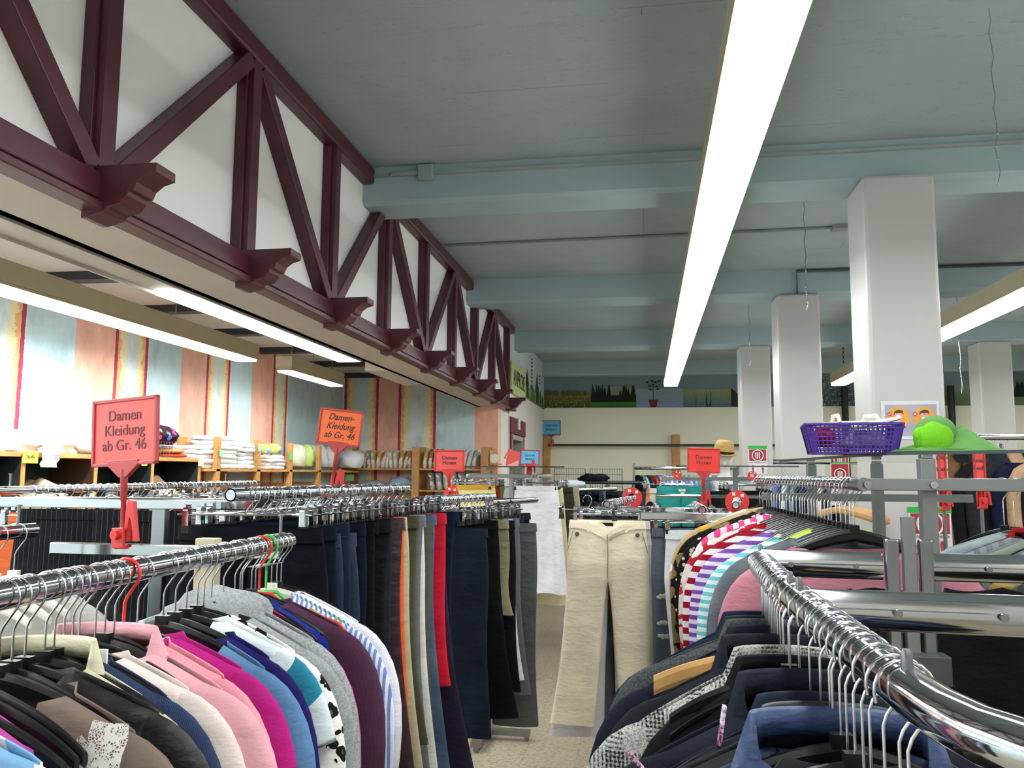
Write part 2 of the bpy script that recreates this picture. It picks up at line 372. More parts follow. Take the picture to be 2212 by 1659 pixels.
for k, y in enumerate(P):
    m = MB(); zt = 3.33
    for b in (-1.2, 1.68, 4.6, 7.5):
        if b-.04 < y < b+.35: zt = 3.19
    m.box(0, .07, y-.036, y+.036, ty(2.47), ty(zt)); m.box(.0, .045, y-.05, y+.05, ty(2.47), ty(zt))
    m.build('post', TIM, truss, bevel=.004)
    m = MB(); pr = [(0, .0), (.235, .0), (.235, -.03), (.20, -.04), (.175, -.06), (.165, -.085), (.15, -.085), (.145, -.10), (.125, -.125), (.085, -.135), (.075, -.15), (.02, -.165), (0, -.165)]
    m.prism([(.03+x, y-.05, ty(2.495)+z*.95) for x, z in pr], (0, .10, 0)); m.build('corbel', TIM, truss, bevel=.003)
for k in range(len(P)-1):
    a, b = P[k], P[k+1]; foot_a = (k % 2 == 1)
    ya, za = (a, 2.49) if foot_a else (a, 3.31)
    yb, zb = (b, 3.31) if foot_a else (b, 2.49)
    off = .05 if yb > ya else -.05
    m = MB(); m.beam((.035, ya+off, ty(za)), (.035, yb-off, ty(zb)), .066, .07, up=(1, 0, 0)); m.build('diagonal_brace', TIM, truss, bevel=.004)

# columns
for i, (x, y, wd) in enumerate(((1.15, 4.50, .36), (1.15, 7.45, .36), (1.15, 10.4, .36), (3.88, 10.4, .36), (3.88, 7.45, .36), (3.88, 4.5, .36), (1.15, -1.3, .36))):
    m = MB(); m.box(x, x+wd, y, y+wd, 0, 3.19); m.build('column', COLW, bevel=.02, **ST())

# conduits
CON = plain('conduit_paint', '#9aa6a6', .5)
m = MB(); m.box(-1.6, 7, 4.577, 4.6, 3.355, 3.372); m.build('surface_conduit', CON, **T('thin painted conduit running along the front of the nearest ceiling beam', 'conduit'))
m = MB(); m.box(-1.31, -1.22, 4.555, 4.6, 3.32, 3.41); m.box(-1.48, -1.31, 4.562, 4.577, 3.352, 3.377); m.build('junction_box', CON, bevel=.006, **T('small square painted junction box on the nearest ceiling beam', 'junction box'))
m = MB(); m.tube([(-1.6, 6.28, 3.41), (1.38, 6.20, 3.41)], .013, 8); m.box(1.36, 1.46, 6.15, 6.25, 3.39, 3.42); m.build('ceiling_pipe', plain('pipe_grey', '#838b8a', .5), **T('thin grey pipe crossing the ceiling between first and second beam', 'pipe'))
m = MB(); m.tube([(1.33, 7.48, 2.98), (1.33, 7.48, 3.40), (7.2, 7.48, 3.40)], .013, 8); m.build('ceiling_pipe', plain('pipe_dark', '#3e4446', .5), **T('dark grey pipe along the second ceiling beam, bending down by a column', 'pipe'))

# ---------------------------------------------------------------- fluorescent lights
DIFF = NT('lit_diffuser'); DIFF.b.inputs['Base Color'].default_value = (.9, .9, .9, 1)
DIFF.b.inputs['Emission Color'].default_value = (.95, .99, 1.0, 1); DIFF.b.inputs['Emission Strength'].default_value = LAMP
DIFF2 = NT('bright_lit_diffuser'); DIFF2.b.inputs['Emission Color'].default_value = (.95, .99, 1.0, 1); DIFF2.b.inputs['Emission Strength'].default_value = LAMP*2.3
CASE = plain('lamp_case_beige', '#c0b595', .5, 0, .03); CASEW = plain('lamp_case_white', '#c4c0b6', .5, 0, .03)
def lamp(x0, x1, y0, y1, z, h, label, lit=None, case=CASE, hang=CEIL, prot=.032):
    r = empty('ceiling_lamp', ((x0+x1)/2, y0, z), **T(label, 'lamp', 'fluorescent lamps')); w = (x1-x0)/2; L = y1-y0
    m = MB(); m.box(-w, w, 0, L, .012, h); k = .012
    m.box(-w, -w+k, 0, L, 0, .014); m.box(w-k, w, 0, L, 0, .014); m.box(-w, w, 0, k, 0, .014); m.box(-w, w, L-k, L, 0, .014)
    m.build('lamp_housing', case, r)
    for a, b in (lit or [(0, L)]):
        m = MB(); m.box(-w+k+.001, w-k-.001, a+k+.001, b-k-.001, -prot, .0125); m.build('diffuser', DIFF2.m if prot == .010 else DIFF.m, r)
    if hang > z+h+.02:
        for q in (.12, .5, .88):
            m = MB(); m.tube([(0, L*q, h-.005), (0, L*q, hang-z)], .003, 6); m.box(-.03, .03, L*q-.05, L*q+.05, h, h+.012); m.build('suspension', WIRE, r)
    return r
lamp(.245, .447, -2.4, 11.6, 2.85, .09, 'long bright fluorescent lamp hanging over the centre aisle')
lamp(2.47, 2.675, -2.4, 11.7, 2.85, .13, 'long beige lamp hanging on the far right, behind the columns')
lamp(5.2, 5.4, -2.4, 12.2, 2.85, .13, 'short glimpse of a beige lamp at the far right edge, beyond the columns')
lamp(-2.91, -2.735, -2.3, 5.52, 2.40, .112, 'beige hanging lamp nearest the striped wall, running off the left edge', hang=2.74, prot=.010)
lamp(-2.88, -2.745, 6.10, 7.25, 2.40, .112, 'short beige lamp hanging near the corner of the striped walls', hang=2.74, prot=.010)
lamp(-2.075, -1.90, -1.0, 5.36, 2.352, .39, 'white lamp trunking fixed beside the soffit under the truss', lit=[(.2, 3.13), (4.17, 6.34)], case=CASEW, prot=.001)

# ================================================================ hangers
def hook_pts(rr, tip=200, low=.105):
    R = .0262; zc = rr+.0019-R; pts = []
    for k in range(15):
        a = math.radians(tip-(tip+48)*k/14); pts.append((-R*math.cos(a)*-1, 0, zc+R*math.sin(a)))
    pts += [(.004, 0, zc-R-.012), (0, 0, zc-R-.022), (0, 0, -low)]
    return pts
_HK = {}
def hook_mesh(rr=.0175, low=.105):
    k = ('hook', rr, low)
    if k not in _HK: m = MB(); m.tube(hook_pts(rr, low=low), .0017, 6); _HK[k] = m.mesh('hook', WIRE)
    return _HK[k]
def obj(name, me, parent=None, loc=(0, 0, 0), rot=(0, 0, 0), **tags):
    o = bpy.data.objects.new(name, me); C.objects.link(o); o.parent = parent; o.location = loc; o.rotation_euler = rot
    for k, v in tags.items(): o[k] = v
    return o
def arm_rings(hw, drop, h0, h1, th, z0=-.10, flat=.03):
    rings = []
    for i in range(-12, 13):
        x = hw*i/12; a = max(0, (abs(x)-flat)/(hw-flat)); z = z0-drop*(a**1.25)*(1-.12*math.sin(PI*a))-.006*(abs(x)/flat if abs(x) < flat else 1)
        h = h0+(h1-h0)*a; t = th*(1-.25*a); e = .25*h
        rings.append([(x, -t/2, z-h+e), (x, -t/2, z-e), (x, -t*.25, z), (x, t*.25, z), (x, t/2, z-e), (x, t/2, z-h+e), (x, t*.2, z-h), (x, -t*.2, z-h)])
    return rings
def hanger(kind, loc, rz, label, group, low=.105, tilt=0):
    """kind: black, white, wood, red, green, clip, wire"""
    r = empty('clothes_hanger', loc, (0, tilt, rz), label=label, category='clothes hanger', group=group)
    rr = HR[0]
    if kind in ('red', 'green', 'turquoise'):
        k = kind
        if k not in _HK:
            m = MB(); pts = hook_pts(rr); m.tube(pts[:-1]+[(0, 0, -.10)], .0028, 8)
            m.tube([(-.21, 0, -.185), (-.19, 0, -.168), (-.05, 0, -.125), (-.03, 0, -.108), (.03, 0, -.108), (.05, 0, -.125), (.19, 0, -.168), (.21, 0, -.185)], .0045, 8)
            m.tube([(-.21, 0, -.185), (0, 0, -.192), (.21, 0, -.185)], .004, 8)
            _HK[k] = m.mesh('frame', plain(k+'_tube_plastic', {'red': '#d8352a', 'green': '#55b24c', 'turquoise': '#86b8b4'}[k], .35))
        obj('frame', _HK[k], r); return r
    obj('hook', hook_mesh(rr, low if kind != 'clip' else .052), r)
    if kind == 'clip':
        if 'bar' not in _HK:
            m = MB(); m.tube([(-.185, 0, -.055), (.185, 0, -.055)], .0028, 8); m.tube([(-.05, 0, -.055), (0, 0, -.046), (.05, 0, -.055)], .0022, 6); _HK['bar'] = m.mesh('bar', CHROME)
            m = MB(); m.box(-.008, .008, -.010, .010, -.073, -.042); m.box(-.009, .009, -.009, -.004, -.090, -.055); m.box(-.009, .009, .004, .009, -.090, -.055)
            m.tube([(-.007, 0, -.045), (.007, 0, -.045)], .011, 8); m.box(-.006, .006, .006, .016, -.058, -.028, mi=0)
            m.box(-.010, .010, -.010, -.003, -.105, -.085, mi=1); m.box(-.010, .010, .003, .010, -.105, -.085, mi=1); _HK['clip'] = m.mesh('clip', [CHROME, RUBBER])
        obj('bar', _HK['bar'], r)
        for s in (-1, 1): obj('clip', _HK['clip'], r, (s*.16, 0, 0))
        return r
    if kind not in _HK:
        m = MB(); mat = {'black': BLACKP, 'white': WHITEP, 'wood': WOODH}[kind]
        if kind == 'wood': m.rings(arm_rings(.215, .055, .030, .034, .014), smooth=False)
        else:
            m.rings(arm_rings(.185, .070, .034, .018, .012), smooth=False)
            m.box(-.012, .012, -.007, .007, -.108, -.092)
        _HK[kind] = m.mesh('hanger_arms', mat)
    obj('hanger_arms', _HK[kind], r, (0, 0, .105-low)); return r
HR = [.0175]

# ================================================================ garments
def top(name, desc, where, loc, rz, mat, W=.20, drop=.065, L=.62, B=.022, sleeve=.5, r1=.068, neck='round', dip=.07, a=.075, seed=0, group=None,
        collar=None, cmat=None, flare=.03, openf=False, smat=None, hood=False, z0=-.094, lean=0, hi=True, cuff=None, category='top', lining=None):
    rnd = random.Random(seed); ph = [rnd.uniform(0, 6.28) for _ in range(6)]
    n = 22 if hi else 12; mrows = 13 if hi else 7; m = MB(); zs = z0-drop
    def ztop(x, side):
        ax = abs(x)
        if ax <= a:
            q = 1-(ax/a)**2
            za = z0-.002-drop*(max(0, a-.03)/(W-.03))**1.2
            if side < 0: return za-(dip*(q if neck == 'round' else (1-ax/a)))
            return za-.010*q
        k = min(1, max(0, (ax-.03))/(W-.03)); return z0-.002-drop*k**1.2
    for side in (-1, 1):
        vs = []
        for j in range(mrows+1):
            t = (j/mrows)**1.35; Wt = W-.012+flare*t
            for i in range(n+1):
                u = -1+2*i/n; x = u*Wt; zt = ztop(u*W, side)
                zh = z0-L+.012*math.sin(5*u+ph[0])*(1 if hi else .5)
                z = zt+(zh-zt)*t
                th = math.sqrt(max(0, 1-abs(u)**3)); ramp = min(1, ((zt-z)/.07+.0))**.6 if abs(u*W) > a else 1
                f = .30*math.sin(7*u+ph[1]+1.5*t)+.22*math.sin(15*u+ph[2]-2*t)*t+.12*math.sin(26*u+ph[3])*t
                y = side*(B*th*ramp*(1+.35*f)+.0012+(.0085 if abs(u) < .93 else .004))+B*.55*math.sin(3*u+ph[4])*t+lean*t*t
                if openf and side < 0: x += (.012+.05*t)*(1 if u > 0 else -1)*math.exp(-(u/.25)**2)
                vs.append((x, y, z))
        fs = []
        for j in range(mrows):
            for i in range(n):
                if openf and side < 0 and i == n//2 - 0 and False: continue
                p = j*(n+1)+i; q = (p, p+1, p+n+2, p+n+1); fs.append(q if side < 0 else q[::-1])
        m.add(vs, fs, True)
    # narrow closing strips along shoulders and sides
    o = m.build(name, mat, None, loc, (0, 0, rz), label=desc+', '+where, category=category, group=group or where)
    if hi:
        md = o.modifiers.new('thickness', 'SOLIDIFY'); md.thickness = .0025; md.offset = 1
    if sleeve:
        for s in (-1, 1):
            k = rnd.uniform(-.012, .012); sl = sleeve*rnd.uniform(.94, 1.05)
            raw = [(W-.085, zs-.010, .030), (W-.05, zs-.040, .052), (W-.012, zs-.068, r1*.96), (W+.018, zs-.115, r1), (W+.040, zs-.19, r1*.92)]
            if sleeve > .28: raw += [(W+.046, zs-.30, r1*.80), (W+.036+k, zs-.42, r1*.70), (W+.026+k, zs-sl-.06, r1*.62)]
            raw = [q for q in raw if q[1] > zs-sl-.08]
            rings = []; nn = 12 if hi else 8
            for i, (x, z, r) in enumerate(raw):
                p0 = raw[max(0, i-1)]; p1 = raw[min(len(raw)-1, i+1)]; d = Vector((p1[0]-p0[0], 0, p1[1]-p0[1])).normalized(); pn = Vector((-d.z, 0, d.x))
                rg = []
                for q in range(nn):
                    an = 2*PI*q/nn; w_ = 1+.10*math.sin(3*an+ph[5]+i*1.7)
                    v = Vector((x, 0, z))+pn*(math.cos(an)*r)+Vector((0, math.sin(an)*B*.95*w_*min(1, .45+.25*i), 0))
                    v.y += B*.55*math.sin(3*s+ph[4])*min(1, i/6)*.6+lean*(min(1, i/7))**2
                    v.x *= 1; rg.append((s*v.x, v.y, v.z))
                rings.append(rg if s > 0 else rg[::-1])
            ms = MB(); ms.rings(rings, cap0=True, cap1=False)
            so = ms.build('sleeve', smat or mat, o)
            if hi:
                md = so.modifiers.new('thickness', 'SOLIDIFY'); md.thickness = .002; md.offset = -1
                md = so.modifiers.new('smooth', 'SUBSURF'); md.levels = 1; md.render_levels = 1
            if cuff and len(rings) > 3:
                mc = MB(); mc.rings([[(p[0], p[1]*1.08, p[2]) for p in rings[-1]], [(p[0], p[1]*1.1, p[2]-.03) for p in rings[-1]]], False, False); mc.build('cuff', cuff, o)
    if collar:
        mc = MB(); h = collar; rs = []
        for k in range(21):
            th = PI*(-.20+1.40*k/20); cx, cy = math.cos(th), math.sin(th)
            zz = z0-.004-drop*(max(0, a-.03)/(W-.03))**1.2*.6+(.0 if cy > 0 else cy*.16)
            x = a*.98*cx; y = (.016+B*.6)*cy
            rs.append([(x, y, zz-.005), (x*1.02, y*1.05, zz+h*.55), (x*1.10, y*1.2, zz+h*.62), (x*1.32, y*1.5, zz-h*.35), (x*1.36, y*1.55, zz-h*.5), (x*1.1, y*1.25, zz+h*.2)])
        mc.rings(rs, True, True, True, smooth=True); mc.build('collar', cmat or mat, o)
    if openf:
        for s in (-1, 1):
            ml = MB(); pts = [(.07, 0), (.115, -.06), (.085, -.075), (.10, -.10), (.035, -.24), (.012, -.24)]
            yo = -B*.85-.004
            ml.prism([(s*x, yo-.004*(k % 2), z0-.03+z) for k, (x, z) in enumerate(pts if s > 0 else pts[::-1])], (0, -.004, 0)); ml.build('lapel', cmat or mat, o)
    if hood:
        mh = MB(); mh.sphere((0, .022, z0-.035), .115, .035, .058, 16, 10, f=lambda p: 1+.10*math.sin(5*p.x+4*p.z)); mh.build('hood', mat, o)
    if lining:
        ml = MB(); ml.box(-a*.9, a*.9, B*.25, B*.45, z0-.16, z0-.004); ml.build('lining', lining, o)
    return o

def legs_mesh(ww=.19, hip=.215, L=1.0, hem=.225, rise=.27, inner=.03, B=.024, z0=-.092, seed=0, dip=0, n=18, rows=18, wr=1.0, twist=0, sway=0, amp=.05):
    rnd = random.Random(seed); ph = [rnd.uniform(0, 6.28) for _ in range(6)]; m = MB()
    for s in (-1, 1):
        rings = []
        for j in range(rows+1):
            t = j/rows; d = L*t
            xo = ww+(hip-ww)*math.sin(min(1, d/.22)*PI/2) if d < .22 else hip+(hem-hip)*((d-.22)/(L-.22))**1.2 - .012*math.sin(PI*(d-.22)/(L-.22))
            xi = -.004 if d < rise else .004+inner*((d-rise)/(L-rise))
            c = (xo+xi)/2; hw = (xo-xi)/2; b = B*(.55+.65*min(1, d/.2))*(1-.35*t)
            rg = []
            for q in range(n):
                an = 2*PI*q/n; ca, sa = math.cos(an), math.sin(an)
                ex = .62; px = math.copysign(abs(ca)**ex, ca)*hw; py = math.copysign(abs(sa)**.8, sa)*b
                g = 1+amp*wr*math.sin(3*an+ph[0]+7*t)+amp*wr*.8*math.sin(19*t+ph[1]+2*an)
                py *= g; px *= 1+.012*math.sin(11*t+ph[2]+an)
                z = z0-d
                if py < 0 and d < .12 and dip: z -= dip*math.exp(-((c+px)/.07)**2)*(1-d/.12)
                rg.append((s*(c+px), py+.010*math.sin(4*t+ph[3])+sway*t*t, z-(.006*math.sin(9*(c+px)*s+ph[4]) if j == rows else 0)))
            rings.append(rg if s > 0 else rg[::-1])
        m.rings(rings, True, True)
    return m
def trousers(desc, where, loc, rz, mat, band=None, name='trousers', group=None, category='trousers', **kw):
    kw.setdefault('seed', random.randrange(9999)); m = legs_mesh(**kw)
    o = m.build(name, mat, None, loc, (0, 0, rz), label=desc+', '+where, category=category, group=group or where)
    ww = kw.get('ww', .19); z0 = kw.get('z0', -.092); B = kw.get('B', .024)*.62; dip = kw.get('dip', 0)
    mb = MB(); rs = []
    for dz, ex in ((.004, 0), (-.036, .0035)):
        rg = []
        for q in range(28):
            an = 2*PI*q/28; x = math.copysign(abs(math.cos(an))**.6, math.cos(an))*(ww+.004+ex); y = math.copysign(abs(math.sin(an))**.8, math.sin(an))*(B+.0045+ex)
            rg.append((x, y, z0+dz-(dip*math.exp(-(x/.07)**2) if y < 0 and dip else 0)))
        rs.append(rg)
    mb.rings(rs[::-1], False, False); mb.build('waistband', band or mat, o)
    return o
def skirt(desc, where, loc, rz, mat, ww=.19, hem=.26, L=.6, B=.03, z0=-.092, pleats=9, seed=0, band=None, name='skirt', amp=.2, group=None):
    rnd = random.Random(seed); ph = rnd.uniform(0, 6.28); m = MB(); rings = []
    for j in range(15):
        t = j/14; w_ = ww+(hem-ww)*t**.8; b = B*(.5+.7*t); rg = []
        for q in range(48):
            an = 2*PI*q/48; x = math.copysign(abs(math.cos(an))**.65, math.cos(an))*w_
            y = math.copysign(abs(math.sin(an))**.8, math.sin(an))*b*(1+amp*t*math.sin(pleats*x/w_*2.2+ph))
            rg.append((x, y, z0-L*t+.008*t*math.sin(6*x/w_+ph)))
        rings.append(rg)
    m.rings(rings[::-1], True, True)
    o = m.build(name, mat, None, loc, (0, 0, rz), label=desc+', '+where, category='skirt', group=group or where)
    mb = MB(); rs = [[(math.cos(2*PI*q/28)*(ww+.004), math.sin(2*PI*q/28)*(B*.5+.006), z0+dz) for q in range(28)] for dz in (.003, -.032)]
    mb.rings(rs[::-1], False, False); mb.build('waistband', band or mat, o); return o

# ================================================================ rack parts
def rail(a, b, r=.0175, name='hanging_rail', mat=CHROME, label=None, posts=(), caps=True, pins=(), flat=1.0, arms=(), group='chrome rails', category='clothes rack', pp=.7):
    foot = .28 if posts else .12
    if not posts: posts = ((a[0]*(1-pp)+b[0]*pp, a[1]*(1-pp)+b[1]*pp, a[2]-.01, .012, .012, STEEL),)
    a = Vector(a); b = Vector(b); root = empty('clothes_rack', (a.x, a.y, 0), **T(label, category, group))
    o = Vector((a.x, a.y, 0)); m = MB(); m.tube([a-o, b-o], r, 20, cap=False, flat=flat); m.tube([a-o, b-o], r*.8, 20, cap=True, flat=flat)
    m.build('rail', mat, root)
    for p in pins:
        q = a+(b-a)*p-o; m = MB(); m.tube([q+Vector((0, 0, r*.8)), q+Vector((0, 0, r+.045))], .004, 8); m.disc(q+Vector((0, 0, r+.043)), (0, 0, 1), .007, .004, 12); m.build('stop_pin', STEEL, root)
    for (x, y, z1, wx, wy, mt) in posts:
        m = MB(); m.box(x-wx-o.x, x+wx-o.x, y-wy-o.y, y+wy-o.y, .03, z1); m.build('post', mt, root, bevel=.003)
        m = MB(); m.box(x-.03-o.x, x+.03-o.x, y-foot-o.y, y+foot-o.y, .03, .06); m.box(x-foot-o.x, x+foot-o.x, y-.03-o.y, y+.03-o.y, .03, .06)
        for dx, dy in ((foot-.02, 0), (.02-foot, 0), (0, foot-.02), (0, .02-foot)): m.tube([(x+dx-o.x, y+dy-o.y-.01, .016), (x+dx-o.x, y+dy-o.y+.01, .016)], .016, 10)
        m.build('base', STEEL, root)
    for (p, q, w_, h_, mt) in arms:
        m = MB(); m.beam(Vector(p)-o, Vector(q)-o, w_, h_); m.build('arm', mt, root, bevel=.003)
    return root

def sign(name, label, loc, rz, w_, h_, frame, face, lines, size, tmat, pole=.18, tilt=0, foot=True, shear=0, poledx=0, wide=1, group='sale signs on poles'):
    """loc: where the clamp sits; the card's bottom is pole above it"""
    r = empty(name, loc, (0, tilt, rz), **T(label, 'sign', group)); z = pole+.03
    m = MB(); m.box(-w_/2+.006, w_/2-.006, -.0015, .0015, z+.006, z+h_-.006); m.build('card', face, r)
    m = MB(); k = .0085*max(1, h_/.17)
    for a_, b_, c_, d_ in ((-w_/2, w_/2, z, z+k), (-w_/2, w_/2, z+h_-k, z+h_), (-w_/2, -w_/2+k, z, z+h_), (w_/2-k, w_/2, z, z+h_)): m.box(a_, b_, -.006, .006, c_, d_)
    m.prism([(-w_*.25, -.007, z+.004), (-w_*.22, -.007, z+.014), (w_*.22, -.007, z+.014), (w_*.25, -.007, z+.004), (.012, -.007, z-.03), (-.012, -.007, z-.03)], (0, .014, 0))
    m.build('frame', frame, r, bevel=.0015)
    m = MB(); m.tube([(0, 0, .0), (0, 0, pole*.55), (0, 0, pole*.56), (0, 0, z-.01)], [.0075, .0065, .0085, .0095], 12); m.build('pole', frame, r)
    if foot:
        m = MB(); m.box(-.020, .020, -.018, -.010, -.045, .005); m.tube([(0, -.03, -.012), (0, -.008, -.012)], .012, 12)
        m.box(-.012, .022, .010, .017, -.03, .055); m.prism([(.020, -.006, .075), (.040, -.006, .07), (.044, -.006, .03), (.052, -.006, -.03), (.040, -.006, -.03), (.032, -.006, .02), (.026, -.006, .03), (.016, -.006, -.03), (.006, -.006, -.03), (.012, -.006, .04)], (0, .012, 0))
        m.box(-.016, .016, -.012, .012, -.048, -.036); m.build('clamp', REDP, r, bevel=.002)
    if lines: text('lettering', lines, size, tmat, r, (0, -.0025, z+h_*.52), (PI/2, 0, 0), shear=shear, sx=wide)
    return r
INK = plain('black_ink', '#2a1d1e', .6); INKG = plain('grey_ink', '#54323a', .6)
CARDR = plain('red_card', '#e0514d', .3, 0, .02); CARDR2 = plain('bright_red_card', '#e43a36', .3, 0, .02); CARDO = plain('orange_card', '#e8662a', .4, 0, .02)
CARDB = plain('blue_card', '#5fb2dc', .4, 0, .02); CARDY = plain('yellow_card', '#dfe04a', .6, 0, .02); CARDG = plain('green_card', '#4fc46a', .6, 0, .02); MINT = plain('mint_card', '#8fd6a8', .6, 0, .02)

# ================================================================ front left rack: women's tops
random.seed(5)
rail((-.868, .60, 1.43), (-.886, 1.985, 1.43), r=.0205, label='front left clothes rack, round chrome rail packed with tops and a flat side arm', pins=(.965,),
     posts=((-1.12, 2.02, 1.43, .028, .018, CREAM),), arms=(((-1.50, 1.93, 1.405), (-.88, 1.93, 1.405), .018, .030, CHROME), ((-.885, 1.93, 1.385), (-.885, 1.80, 1.385), .03, .003, CHROME)))
HR[0] = .0205; RX = lambda y: -.868-.018*(y-.6)/1.385
W1 = 'on the front left chrome rail'
def R1(y, kind, name, desc, mat, cat='top', rz=None, **kw):
    rz = random.uniform(-.10, .12) if rz is None else rz; low = random.uniform(.100, .112)
    hanger(kind, (RX(y), y, 1.43), rz, kind+{'clip': ' metal clip'}.get(kind, '')+' clothes hanger '+W1, kind+' hangers '+W1)
    if name: kw.setdefault('seed', int(y*1000)); top(name, desc, W1, (RX(y), y, 1.43), rz, mat, category=cat, group='tops '+W1, **kw)
R1(.80, 'black', 'blouse', 'black top nearest the camera with pale blue side panel', fabric('#15161b'), W=.20, sleeve=0, smat=None, L=.5, seed=3)
R1(.87, 'black', 'blouse', 'light blue and white top behind the nearest black one', fabric('#7fb0d6', 'stripe_v', '#e8eef2', .4), W=.20, sleeve=.16, L=.5)
R1(.92, 'black', 'camisole', 'magenta pink camisole with lace', fabric('#b04a94'), W=.16, sleeve=0, neck='v', dip=.12, L=.5)
g = fabric('#7a6a60')
R1(1.035, 'black', 'blouse', 'taupe brown top with a white lace neckline', g, W=.215, drop=.075, sleeve=.40, dip=.20, a=.10, seed=12, rz=.02, B=.028)
R1(1.085, 'black', 'jacket', 'thin black satin jacket behind the taupe top', fabric('#171313', rough=.5), W=.215, sleeve=.45, rz=.05)
R1(1.125, 'black', 'blouse', 'cream satin blouse with a wide collar', fabric('#c9c2a4', rough=.38), W=.17, sleeve=.18, collar=.05, L=.5, a=.07, rz=.1)
R1(1.165, 'black', 'cardigan', 'denim blue knitted cardigan', fabric('#33405f', 'knit'), W=.18, sleeve=.2, rz=.04, lining=fabric('#e7e9ea'))
R1(1.20, 'black', 'blouse', 'white blouse with coral flower print', fabric('#e9d7cf', 'floral', '#d98a78', 1, c3='#e8b0a0'), W=.19, sleeve=.3)
R1(1.265, 'black', 'blazer', 'pale pink blazer with shawl collar', fabric('#dca3aa', rough=.7), W=.222, drop=.075, sleeve=.55, dip=.26, a=.085, neck='v', B=.034, collar=.042, openf=True, rz=-.02, seed=8, r1=.073, cat='jacket')
R1(1.315, 'red', 'blouse', 'rose pink blouse with a frill', fabric('#e49aa6'), W=.20, sleeve=.4)
R1(1.355, 'black', 'pullover', 'magenta pullover', fabric('#b3257d'), W=.205, sleeve=.5)
R1(1.435, 'black', 'blouse', 'steel blue jersey top with wide neckline', fabric('#5b82a8'), W=.215, drop=.08, sleeve=.45, dip=.21, a=.13, B=.03, seed=31, rz=-.03)
R1(1.475, 'black', 'blouse', 'dark violet top behind the steel blue one', fabric('#241f5c'), W=.205, drop=.07, sleeve=.5, dip=.03, a=.12)
R1(1.515, 'black', 'pullover', 'teal and white colour-block pullover', fabric('#2f86a0', 'camo', '#d7e2e4', .12), W=.205, sleeve=.2)
R1(1.555, 'black', 'blouse', 'white blouse with black leopard spots', fabric('#ecebe6', 'leopard'), W=.212, drop=.08, sleeve=.45)
R1(1.61, 'black', 'hooded_jacket', 'light grey marl hooded jacket, front one of two', fabric('#8f9294', 'marl', '#9fa2a3'), W=.22, drop=.085, sleeve=.45, hood=True, a=.09, B=.03, cat='jacket')
R1(1.66, 'black', 'hooded_jacket', 'light grey marl hooded jacket, rear one of two', fabric('#8c8f91', 'marl', '#a3a6a7', 1.01), W=.222, drop=.07, sleeve=.30, hood=True, a=.09, B=.03, cat='jacket')
R1(1.71, 'black', 'pullover', 'crimson rose pullover', fabric('#a82a62'), W=.20, drop=.085, sleeve=.5)
R1(1.745, 'black', 'pullover', 'royal blue pullover', fabric('#20308c'), W=.19, drop=.08, sleeve=.45)
R1(1.79, 'black', 'cardigan', 'mauve purple knitted cardigan', fabric('#4f3146', 'knit'), W=.225, drop=.07, sleeve=.55, a=.09, B=.03, r1=.073)
R1(1.83, 'red', 'blouse', 'yellow beige top on the red plastic hanger', fabric('#c9a968'), W=.205, drop=.08, sleeve=.3, a=.12)
R1(1.865, 'green', 'shirt', 'blue and white striped shirt on the green plastic hanger', fabric('#dfe4ee', 'stripe_v', '#6e86c4', 3), W=.225, drop=.08, sleeve=.5)
R1(1.895, 'white', 'blouse', 'plain white long blouse at the far end', fabric('#e4e3e8'), W=.225, drop=.08, sleeve=.55)
R1(1.925, 'black', 'blouse', 'black blouse on the last hanger', fabric('#121318'), W=.205, drop=.08, sleeve=.5)
for y in (.96, .985, 1.06, 1.145, 1.185, 1.24, 1.29, 1.58, 1.735, 1.81, 1.95):
    if y < 1.24: hanger('black', (RX(y), y, 1.43), random.uniform(-.12, .12), 'black clothes hanger '+W1, 'black hangers '+W1)
    else:
        r = empty('clothes_hanger', (RX(y), y, 1.43), (0, 0, random.uniform(-.1, .1)), label='thin black plastic hanger squeezed between tops '+W1, category='clothes hanger', group='squeezed hangers '+W1)
        obj('hook', hook_mesh(.0205), r); m = MB(); m.rings(arm_rings(.185, .078, .012, .010, .008), smooth=False)
        if 'thin' not in _HK: _HK['thin'] = m.mesh('hanger_arms', BLACKP)
        obj('hanger_arms', _HK['thin'], r)
# lace scarf on the taupe top (lies over it)
t = NT('white_lace'); v = t.coord(scale=(1, 1, 1)); vo = t.n('ShaderNodeTexVoronoi', Scale=300.0); vo.feature = 'DISTANCE_TO_EDGE'; t.link(v, vo.inputs['Vector'])
t.col(srgb('#e6e2da')); al = t.math('MAXIMUM', t.math('LESS_THAN', vo.outputs['Distance'], .14), t.math('GREATER_THAN', t.noise(v, 90, 2), .545))
t.link(al, t.b.inputs['Alpha']); LACE = t.m
def lace_band(pts, wd, name='lace_trim'):
    m = MB(); vs = []; n = len(pts)-1
    for i, p in enumerate(pts):
        d = (Vector(pts[min(n, i+1)])-Vector(pts[max(0, i-1)])).normalized(); s = d.cross(Vector((0, 1, 0))).normalized()
        wv = wd*(1+.10*math.sin(i*1.9)); vs += [Vector(p)-s*wv/2, Vector(p)+Vector((0, -.006+.004*math.sin(i*1.3), 0)), Vector(p)+s*wv/2]
    m.add(vs, [(3*i+k, 3*i+k+1, 3*i+k+4, 3*i+k+3) for i in range(n) for k in range(2)], True)
    return m
tp = [o for o in C.objects if o.get('label', '').startswith('taupe brown')][0]
def curve(a, b, c_, n=12): return [tuple((1-q)**2*Vector(a)+2*q*(1-q)*Vector(b)+q*q*Vector(c_)) for q in [i/n for i in range(n+1)]]
m = lace_band(curve((.20, -.045, -.145), (.195, -.062, -.25), (.15, -.066, -.42)), .050); m.build('lace_trim', LACE, tp)
